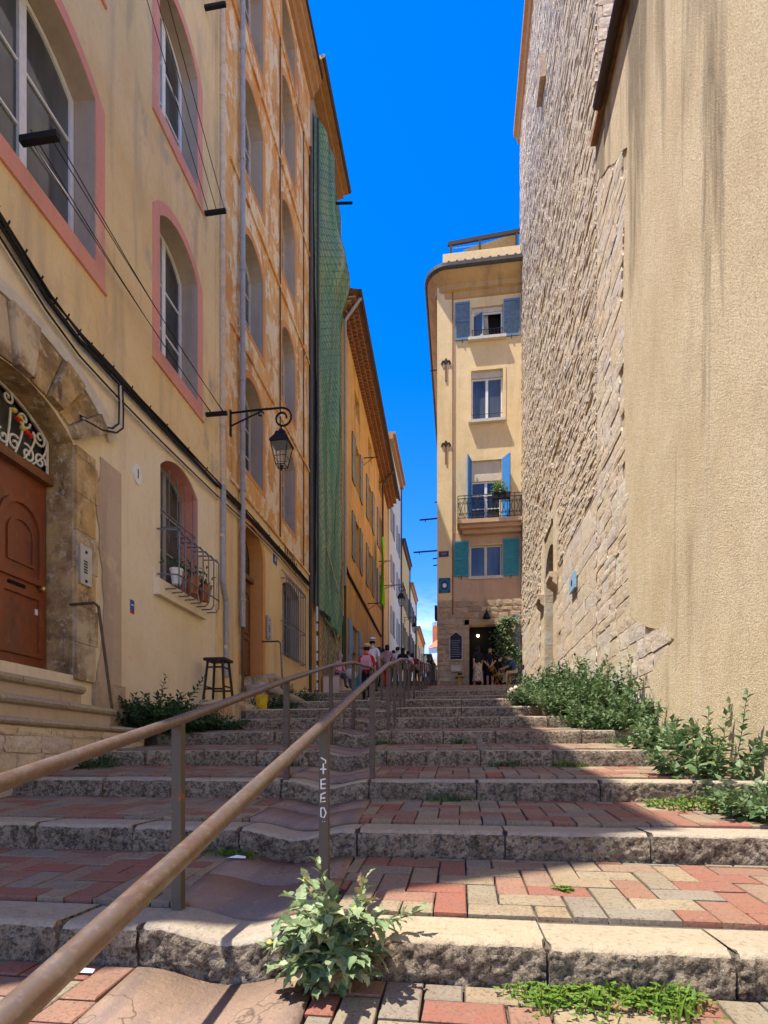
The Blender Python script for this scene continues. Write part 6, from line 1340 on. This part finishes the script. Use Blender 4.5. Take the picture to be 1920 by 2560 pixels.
def person(label, loc, rz, h, cols, pose=None, hair='hair', hat=None, extra=None, hairlen=0, group=None, fingers=True):
    J = dict(BASEJ)
    if pose:
        for k, v in pose.items(): J[k] = tuple(v)+((BASEJ[k][3],) if len(v) == 3 else ())
    s = h/1.72; t = empty('person', loc, label, 'person', group, rz); names = list(J); E = [(a, c, g) for a, c, g in BONES]
    if fingers:
        for sd in 'lr':
            w, p = Vector(J[sd+'wr'][:3]), Vector(J[sd+'pa'][:3]); d = (p-w).normalized(); o = d.orthogonal().normalized(); q = d.cross(o)
            for i, (ln, sp_) in enumerate(((.075, -.026), (.085, -.009), (.08, .009), (.062, .025))):
                b0 = p+o*sp_+d*.02; J[f'{sd}f{i}a'] = (*(b0+d*ln*.5+q*.008), .0095); J[f'{sd}f{i}b'] = (*(b0+d*ln+q*.022), .0085); E += [(sd+'pa', f'{sd}f{i}a', 'skin'), (f'{sd}f{i}a', f'{sd}f{i}b', 'skin')]
            b0 = w.lerp(p, .55)+o*-.03; J[sd+'ta'] = (*(b0-o*.022+d*.02), .010); J[sd+'tb'] = (*(b0-o*.03+d*.05+q*.015), .009); E += [(sd+'wr', sd+'ta', 'skin'), (sd+'ta', sd+'tb', 'skin')]
    names = list(J); hd = Vector(J['head'][:3])
    me = bpy.data.meshes.new('body'); me.from_pydata([tuple(x*s for x in J[n][:3]) for n in names], [(names.index(a), names.index(c)) for a, c, _ in E], [])
    ob = bpy.data.objects.new('body', me); col.objects.link(ob); ob.parent = t
    sm = ob.modifiers.new('skin', 'SKIN'); sm.use_smooth_shade = True
    for i, n in enumerate(names): r_ = J[n][3]*s; me.skin_vertices[0].data[i].radius = (r_, r_)
    for i in range(len(names)): me.skin_vertices[0].data[i].use_root = names[i] == 'pelvis'
    ob.modifiers.new('sub', 'SUBSURF').levels = 1
    PEND.append((ob, [(Vector(J[a][:3])*s, Vector(J[c][:3])*s, g) for a, c, g in E], cols))
    cr, cw = Vector(J['crown'][:3])*s, Vector(J['head'][:3])*s; up = (cr-cw).normalized(); fw = Vector((0, 1, 0)); fw = (fw-up*fw.dot(up)).normalized(); sd_ = fw.cross(up)
    def H(a, f, u): return cr+sd_*a*s+fw*f*s+up*u*s
    if hair:
        b = MB(); n = 12; prof = [(.02, .075), (.065, .062), (.092, .03), (.098, -.01), (.094, -.05)]+([(.10, -.05-hairlen*.5), (.085, -.05-hairlen)] if hairlen else [(.085, -.075)]); vs = []
        for r_, u in prof:
            for j in range(n):
                a = 2*math.pi*j/n; k = 1.0
                f = r_*math.sin(a)-.012
                if u < .01 and f > .03: f = .03
                vs.append(H(r_*.92*math.cos(a), f, u))
        b.add(vs, [(i*n+j, i*n+(j+1) % n, (i+1)*n+(j+1) % n, (i+1)*n+j) for i in range(len(prof)-1) for j in range(n)]+[tuple(range(n))]); o = b.build('hair', M[hair], t, smooth=True, at=(0, 0, 0)); o.location = (0, 0, 0)
    b = MB()
    for a in (-.032, .032): c = H(a, .078, -.03); b.lathe(c, [(.002, -.008), (.009, 0), (.002, .008)], 6)
    c = H(0, .078, -.085); b.tube([c-sd_*.02*s, c+sd_*.02*s], .005, 4); b.build('face_features', M['hair'], t, at=(0, 0, 0)).location = (0, 0, 0)
    b = MB(); b.tube([H(0, .075, -.025), H(0, .10, -.055), H(0, .078, -.062)], [.008, .014, .008], 5); 
    for a in (-.085, .085): b.lathe(H(a, -.005, -.04), [(.004, -.025), (.014, 0), (.004, .025)], 6)
    b.build('nose_and_ears', M[cols['skin']], t, smooth=True, at=(0, 0, 0)).location = (0, 0, 0)
    if hat:
        mt, br_, hh = hat; b = MB(); vs = []; n = 16; prof = [(br_, .035), (br_*.98, .045), (.105, .05), (.10, .05+hh*.75), (.08, .05+hh), (.01, .055+hh)]
        for r_, u in prof:
            for j in range(n): a = 2*math.pi*j/n; vs.append(H(r_*math.cos(a), r_*math.sin(a)-.005, u-.015-(.02*abs(math.cos(a)) if r_ > .15 else 0)))
        b.add(vs, [(i*n+j, i*n+(j+1) % n, (i+1)*n+(j+1) % n, (i+1)*n+j) for i in range(len(prof)-1) for j in range(n)]); b.build('hat', M[mt], t, smooth=True, at=(0, 0, 0)).location = (0, 0, 0)
        b = MB(); vs = []
        for r_, u in ((.108, .052), (.105, .085)):
            for j in range(n): a = 2*math.pi*j/n; vs.append(H(r_*math.cos(a), r_*math.sin(a)-.005, u-.015))
        b.add(vs, [(j, (j+1) % n, n+(j+1) % n, n+j) for j in range(n)]); b.build('hat_band', M['wood_brown'], t, at=(0, 0, 0)).location = (0, 0, 0)
    if extra: extra(t, s)
    return t
def C(top, leg, skin='skin', sleeve=None, arm='skin', shin=None, shoe='blackc'): return dict(top=top, leg=leg, skin=skin, sleeve=sleeve or top, arm=skin if arm == 'skin' else arm, shin=shin or leg, shoe=shoe)
def gp(u, Y, dz=0): d = ray(u, 1700); X = Y*d[0]/d[1]; return (X, Y, gz(Y)+dz)
walk = dict(lkn=(-.10,.16,.50), lan=(-.10,.14,.12), lto=(-.11,.28,.06), rkn=(.10,-.02,.48), ran=(.10,-.26,.13), rto=(.11,-.13,.045), lel=(-.23,-.12,1.14), lwr=(-.24,-.14,.90), lpa=(-.24,-.13,.83), rel=(.23,.06,1.14), rwr=(.24,.17,.94), rpa=(.24,.20,.87))
walk2 = {('r' if k[0] == 'l' else 'l')+k[1:]: (-v[0], v[1], v[2]) for k, v in walk.items()}
def backpack(t, s):
    b = MB(); z0, z1 = .98*s, 1.40*s
    vs = []
    for z, w, d0, d1 in ((z0, .13, -.11, -.24), (z0+.06, .155, -.10, -.29), (z1-.10, .15, -.10, -.27), (z1, .10, -.09, -.20)):
        vs += [(-w*s, d0*s, z), (w*s, d0*s, z), (w*s, d1*s, z), (-w*s, d1*s, z)]
    b.add(vs, [(4*i+j, 4*i+(j+1) % 4, 4*i+4+(j+1) % 4, 4*i+4+j) for i in range(3) for j in range(4)]+[(3, 2, 1, 0), (12, 13, 14, 15)]); bp_ = b.build('backpack', M['pinkc'], t, at=(0, 0, 0)); bp_.location = (0, 0, 0)
    b = MB(); b.box(-.10*s, .10*s, -.325*s, -.27*s, z0+.05, z0+.22); b.build('pocket', M['paleviolet'], bp_, at=(0, 0, 0)).location = (0, 0, 0)
    for a in (-1, 1): b = MB(); b.tube([(a*.10*s, -.15*s, z1-.02), (a*.12*s, -.02, 1.475*s), (a*.12*s, .13*s, 1.40*s), (a*.13*s, .14*s, 1.2*s), (a*.14*s, -.05*s, 1.05*s)], .018, 5); b.build('strap', M['pinkc'], bp_, at=(0, 0, 0)).location = (0, 0, 0)
def tote(t, s):
    b = MB(); b.box(-.34*s, -.27*s, -.16*s, .12*s, .34*s, .72*s); o = b.build('tote_bag', M['tealc'], t, at=(0, 0, 0)); o.location = (0, 0, 0); b = MB(); b.tube([(-.30*s, -.1*s, .70*s), (-.25*s, -.02*s, .86*s), (-.30*s, .07*s, .70*s)], .01, 4); b.build('handle', M['tealc'], o, at=(0, 0, 0)).location = (0, 0, 0)
def both(t, s): backpack(t, s); tote(t, s)
person('walker in red shirt and wide straw hat with pink backpack on the steps', gp(917, 15.5), .05, 1.60, C('red', 'blackc', shoe='whitec'), dict(walk, lel=(-.25,-.05,1.13), lwr=(-.28,.02,.90), lpa=(-.29,.03,.84)), 'hair', ('straw', .21, .11), both)
person('walker in white top and white cap just ahead of the red shirt', gp(931, 17.4), .0, 1.68, C('whitec', 'jeans'), walk2, 'hair', ('whitec', .13, .10))
sit = dict(pelvis=(0,0,.50,.14), spine=(0,.03,.68,.12), chest=(0,.06,.88,.14), neck=(0,.09,1.04,.055), head=(0,.12,1.13,.078), crown=(0,.13,1.22,.085), top=(0,.12,1.27,.05), lsh=(-.18,.06,.98), rsh=(.18,.06,.98), lel=(-.25,.10,.74), rel=(.25,.10,.74), lwr=(-.13,.30,.64), rwr=(.15,.32,.62), lpa=(-.09,.36,.62), rpa=(.12,.38,.60), lhi=(-.10,.06,.50), rhi=(.10,.06,.50), lkn=(-.14,.44,.50), rkn=(.15,.44,.48), lan=(-.14,.46,.09), ran=(.16,.50,.09), lto=(-.15,.60,.045), rto=(.17,.64,.045))
sb = empty('sitting_block', (-4.3, 19.6, gz(19.6)), 'low pale stone block the older man sits on', 'block'); b = MB(); b.box(-4.72, -4.15, 19.0, 21.2, gz(19)-.1, gz(19.6)+.42); b.build('block', M['cream'], sb); b = MB(); b.box(-4.74, -4.13, 18.98, 21.22, gz(19.6)+.423, gz(19.6)+.47); b.build('cap', M['kerb_top'], sb)
om = person('grey haired man in pink shirt and jeans sitting by the netted house', (-4.30, 19.5, gz(19.5)), -math.pi/2-.5, 1.72, C('pinkc', 'jeans', sleeve='pinkc', arm='pinkc'), sit, 'hair_grey')
hx = empty('panama_hat', (-3.78, 19.25, gz(19.4)+.55), 'white panama hat with dark band held by the seated man', 'hat'); hx.rotation_euler = (math.radians(-62), math.radians(20), 0)
b = MB(); b.lathe((0, 0, 0), [(.19, 0), (.20, .012), (.105, .02), (.10, .10), (.07, .12), (.01, .11)], 18); b.build('crown_and_brim', M['whitec'], hx, smooth=True, at=(0, 0, 0)).location = (0, 0, 0); b = MB(); b.lathe((0, 0, 0), [(.108, .022), (.105, .055)], 18); b.build('band', M['iron'], hx, at=(0, 0, 0)).location = (0, 0, 0)
cl_ = [(948, 20.6, 1.62, C('grey', 'red'), walk, 'hair', .1, 'small walker in grey top left of the mauve shirt'), (957, 23.6, 1.72, C('blackc', 'blackc', 'skin_dark'), walk2, 'hair', 0, 'dark clothed walker behind the mauve shirt'), (968, 22.2, 1.70, C('paleviolet', 'red'), walk, 'hair', .12, 'walker in mauve shirt in the middle of the group'), (984, 24.6, 1.74, C('blackc', 'jeans', 'skin_dark'), walk2, 'hair', 0, 'walker in black behind the white tee shirt'), (994, 23.0, 1.70, C('whitec', 'beige'), walk, 'hair', 0, 'walker in white tee shirt in the group'), (1007, 22.6, 1.62, C('blackc', 'blackc'), walk2, 'hair', .3, 'walker with long dark hair and black dress'), (1020, 24.0, 1.62, C('whitec', 'blackc', 'skin_dark'), walk, 'hair', 0, 'leaning walker in white shirt at the right of the group'), (1031, 26.1, 1.62, C('red', 'blackc', shin='skin'), walk2, 'hair', .1, 'walker in red top and shorts behind the rail'),
 (1043, 36, 1.72, C('blackc', 'blackc', 'skin_dark'), walk, 'hair', 0, 'dark figure left of the far pair at the top of the stairs'), (1053, 40, 1.74, C('paleviolet', 'blackc'), walk2, 'hair', 0, 'far figure in pale pink top at the top of the stairs'), (1072, 38, 1.72, C('whitec', 'blackc'), walk, 'hair', 0, 'far figure in white top nearest the corner house'), (1062, 46, 1.7, C('whitec', 'jeans'), walk, 'hair', 0, 'tiny farthest walker between the far pair')]
M['grey'] = plain('grey_cloth', (.25,.24,.24), .85, 0, .2, 12, .2)
for (u, Y, h, c, ps, hr, hl, lb) in cl_: person(lb, gp(u, Y), rnd.uniform(-.3, .3), h, c, ps, hr, None, None, hl, 'people walking up the street', fingers=False)
# cafe guests
def skirt(t, s):
    b = MB(); n = 16; vs = []; prof = [(.135, 1.0), (.17, .9), (.19, .6), (.24, .22)]
    for r_, z in prof:
        for j in range(n): a = 2*math.pi*j/n; k = 1+.06*math.sin(a*5)*(1-z); vs.append((r_*k*s*math.cos(a), r_*k*.8*s*math.sin(a), z*s))
    b.add(vs, [(i*n+j, i*n+(j+1) % n, (i+1)*n+(j+1) % n, (i+1)*n+j) for i in range(3) for j in range(n)]); b.build('skirt', M['skirt'], t, smooth=True, at=(0, 0, 0)).location = (0, 0, 0)
def bag(t, s): b = MB(); b.box(.26*s, .42*s, -.08*s, .1*s, .38*s, .72*s); o = b.build('blue_bag', plain('blue_bag', (.03,.06,.35), .7), t, at=(0, 0, 0)); o.location = (0, 0, 0)
def both2(t, s): skirt(t, s)
stand = dict(lel=(-.24,-.02,1.12), rel=(.24,-.02,1.12))
person('woman in black top and long patterned skirt at the cafe door', gp(1195, 23.0), .35, 1.66, C('blackc', 'skirt', shin='skin', shoe='beige'), dict(walk), 'hair', None, both2, .18)
person('woman dressed in black with clasped hands in the cafe doorway', gp(1225, 23.6), math.pi-.1, 1.64, C('blackc', 'blackc', shin='skin'), dict(lwr=(-.07,.20,.90), rwr=(.07,.20,.90), lpa=(-.02,.23,.85), rpa=(.02,.24,.85), lel=(-.24,.02,1.13), rel=(.24,.02,1.13)), 'hair', None, bag, .12)
sit2 = dict(sit, spine=(0,.08,.68,.12), chest=(0,.20,.86,.14), neck=(0,.30,1.0,.055), head=(0,.36,1.08,.078), crown=(0,.40,1.16,.085), top=(0,.40,1.21,.05), lsh=(-.18,.20,.96), rsh=(.18,.20,.96), lel=(-.22,.38,.72), rel=(.22,.38,.72), lwr=(-.08,.56,.66), rwr=(.08,.56,.66), lpa=(-.04,.62,.65), rpa=(.04,.62,.65))
cp1 = gp(1292, 22.6); person('man in blue tee shirt and beige trousers leaning forward on a chair', cp1, math.pi/2+.15, 1.74, C('navy', 'beige', sleeve='navy'), sit2, 'hair')
cp2 = gp(1243, 23.1); person('guest in dark clothes sitting at the small cafe table', cp2, -math.pi/2+.3, 1.68, C('blackc', 'skirt'), sit, 'hair')
def chair(label, loc, rz, mt):
    t = empty('folding_chair', loc, label, 'chair', None, rz)
    def bb(nm, pts, r): b = MB(); b.tube(pts, r, 5); b.build(nm, M[mt], t, at=(0, 0, 0)).location = (0, 0, 0)
    b = MB(); b.box(-.20, .20, -.20, .20, .42, .445); b.build('seat', M[mt], t, at=(0, 0, 0)).location = (0, 0, 0); b = MB(); b.box(-.20, .20, -.24, -.22, .62, .80); b.build('backrest', M[mt], t, at=(0, 0, 0)).location = (0, 0, 0)
    for a in (-.19, .19): bb('leg', [(a, .22, 0), (a, -.23, .80)], .014); bb('leg', [(a, -.24, 0), (a, .20, .44)], .014)
chair('dark folding chair under the man in the blue tee shirt', cp1, math.pi/2+.15, 'iron'); chair('folding chair under the guest in dark clothes', cp2, -math.pi/2+.3, 'ochre_paint')
tp = gp(1264, 22.9); tb = empty('cafe_table', tp, 'small round cafe table between the seated guests', 'table')
b = MB(); b.lathe((tp[0], tp[1], tp[2]+.70), [(.30, 0), (.30, .03)], 18); b.build('top', M['wood_dark'], tb); b = MB(); b.tube([(tp[0], tp[1], tp[2]+.70), (tp[0], tp[1], tp[2]+.02)], .025, 6); b.build('column', M['iron'], tb); b = MB(); b.lathe((tp[0], tp[1], tp[2]), [(.2, 0), (.2, .02), (.03, .05)], 12); b.build('foot', M['iron'], tb)
for i, (dx, lb) in enumerate(((-.62, 'left globe bulb hanging inside the dark cafe'),)):
    e = NT('bulb'); e.b.inputs['Emission Color'].default_value = (1, .75, .45, 1); e.b.inputs['Emission Strength'].default_value = 6
    x, z = onY(1195, 1590, CY+.30); b = MB(); b.lathe((x, CY+.27, z), [(.005, -.06), (.05, -.03), (.06, 0), (.05, .03), (.02, .06)], 10); bo = empty('cafe_bulb', (x, CY+.27, z), 'small glowing globe bulb just inside the cafe doorway', 'lamp'); b.build('globe', e.mat, bo, smooth=True); b = MB(); b.tube([(x, CY+.27, z+.06), (x, CY+.27, od[2][1]-.01)], .006, 4); b.build('cord', M['cable'], bo)
# bodies: grow the skins once, then paint clothes by the nearest limb
bpy.context.view_layer.update(); dg = bpy.context.evaluated_depsgraph_get()
done = []
for ob, segs, cols in PEND: done.append((ob, bpy.data.meshes.new_from_object(ob.evaluated_get(dg)), segs, cols))
for ob, me, segs, cols in done:
    ob.modifiers.clear(); old = ob.data; ob.data = me; me.name = 'body'; keys = []
    me.materials.clear()
    for a, c, g in segs:
        if cols[g] not in keys: keys.append(cols[g])
    for k in keys: me.materials.append(M[k])
    for p in me.polygons:
        best, bg = 9, None
        for a, c, g in segs:
            d = c-a; q = max(0, min(1, (p.center-a).dot(d)/max(1e-9, d.length_squared))); e_ = (p.center-a-d*q).length
            if e_ < best: best, bg = e_, g
        p.material_index = keys.index(cols[bg]); p.use_smooth = True
    bpy.data.meshes.remove(old)
# litter on the steps
for i, (u, v, lb) in enumerate(((195, 2440, 'scrap of white paper on the first tread by the left kerb'), (590, 2150, 'crumpled white scrap beside the gutter'), (1383, 2512, 'cigarette butt below the grass tuft'))):
    X, Y, Z = onG(u, v); b = MB(); L = .06 if i < 2 else .035
    if i < 2: b.add([(X-L, Y, Z+.012), (X+L, Y+.01, Z+.01), (X+L*.9, Y+.035, Z+.018), (X-L*.8, Y+.03, Z+.008), (X, Y+.015, Z+.03)], [(0,1,4),(1,2,4),(2,3,4),(3,0,4)])
    else: b.tube([(X-.018, Y, Z+.008), (X+.018, Y+.008, Z+.008)], .004, 6)
    tag(b.build('litter', M['paper'], at=(X, Y, Z)), lb, 'litter')

# scrawl on the orange house above the barred window
y0, z0 = onX(712, 1372, LX); sw = empty('wall_scrawl', (LX, y0, z0), 'faint dark scrawled letters above the barred window of the orange house', 'graffiti'); b = MB()
for i in range(7):
    s = y0+i*.17; k = -.03*i
    for q in range(2): b.tube([Pl(s+rnd.uniform(-.04, .04), z0+k+rnd.uniform(.1, .2), .013), Pl(s+rnd.uniform(-.02, .06), z0+k, .013), Pl(s+rnd.uniform(-.05, .07), z0+k-rnd.uniform(.1, .2), .013)], .011, 4)
b.build('letters', M['wood_dark'], sw)
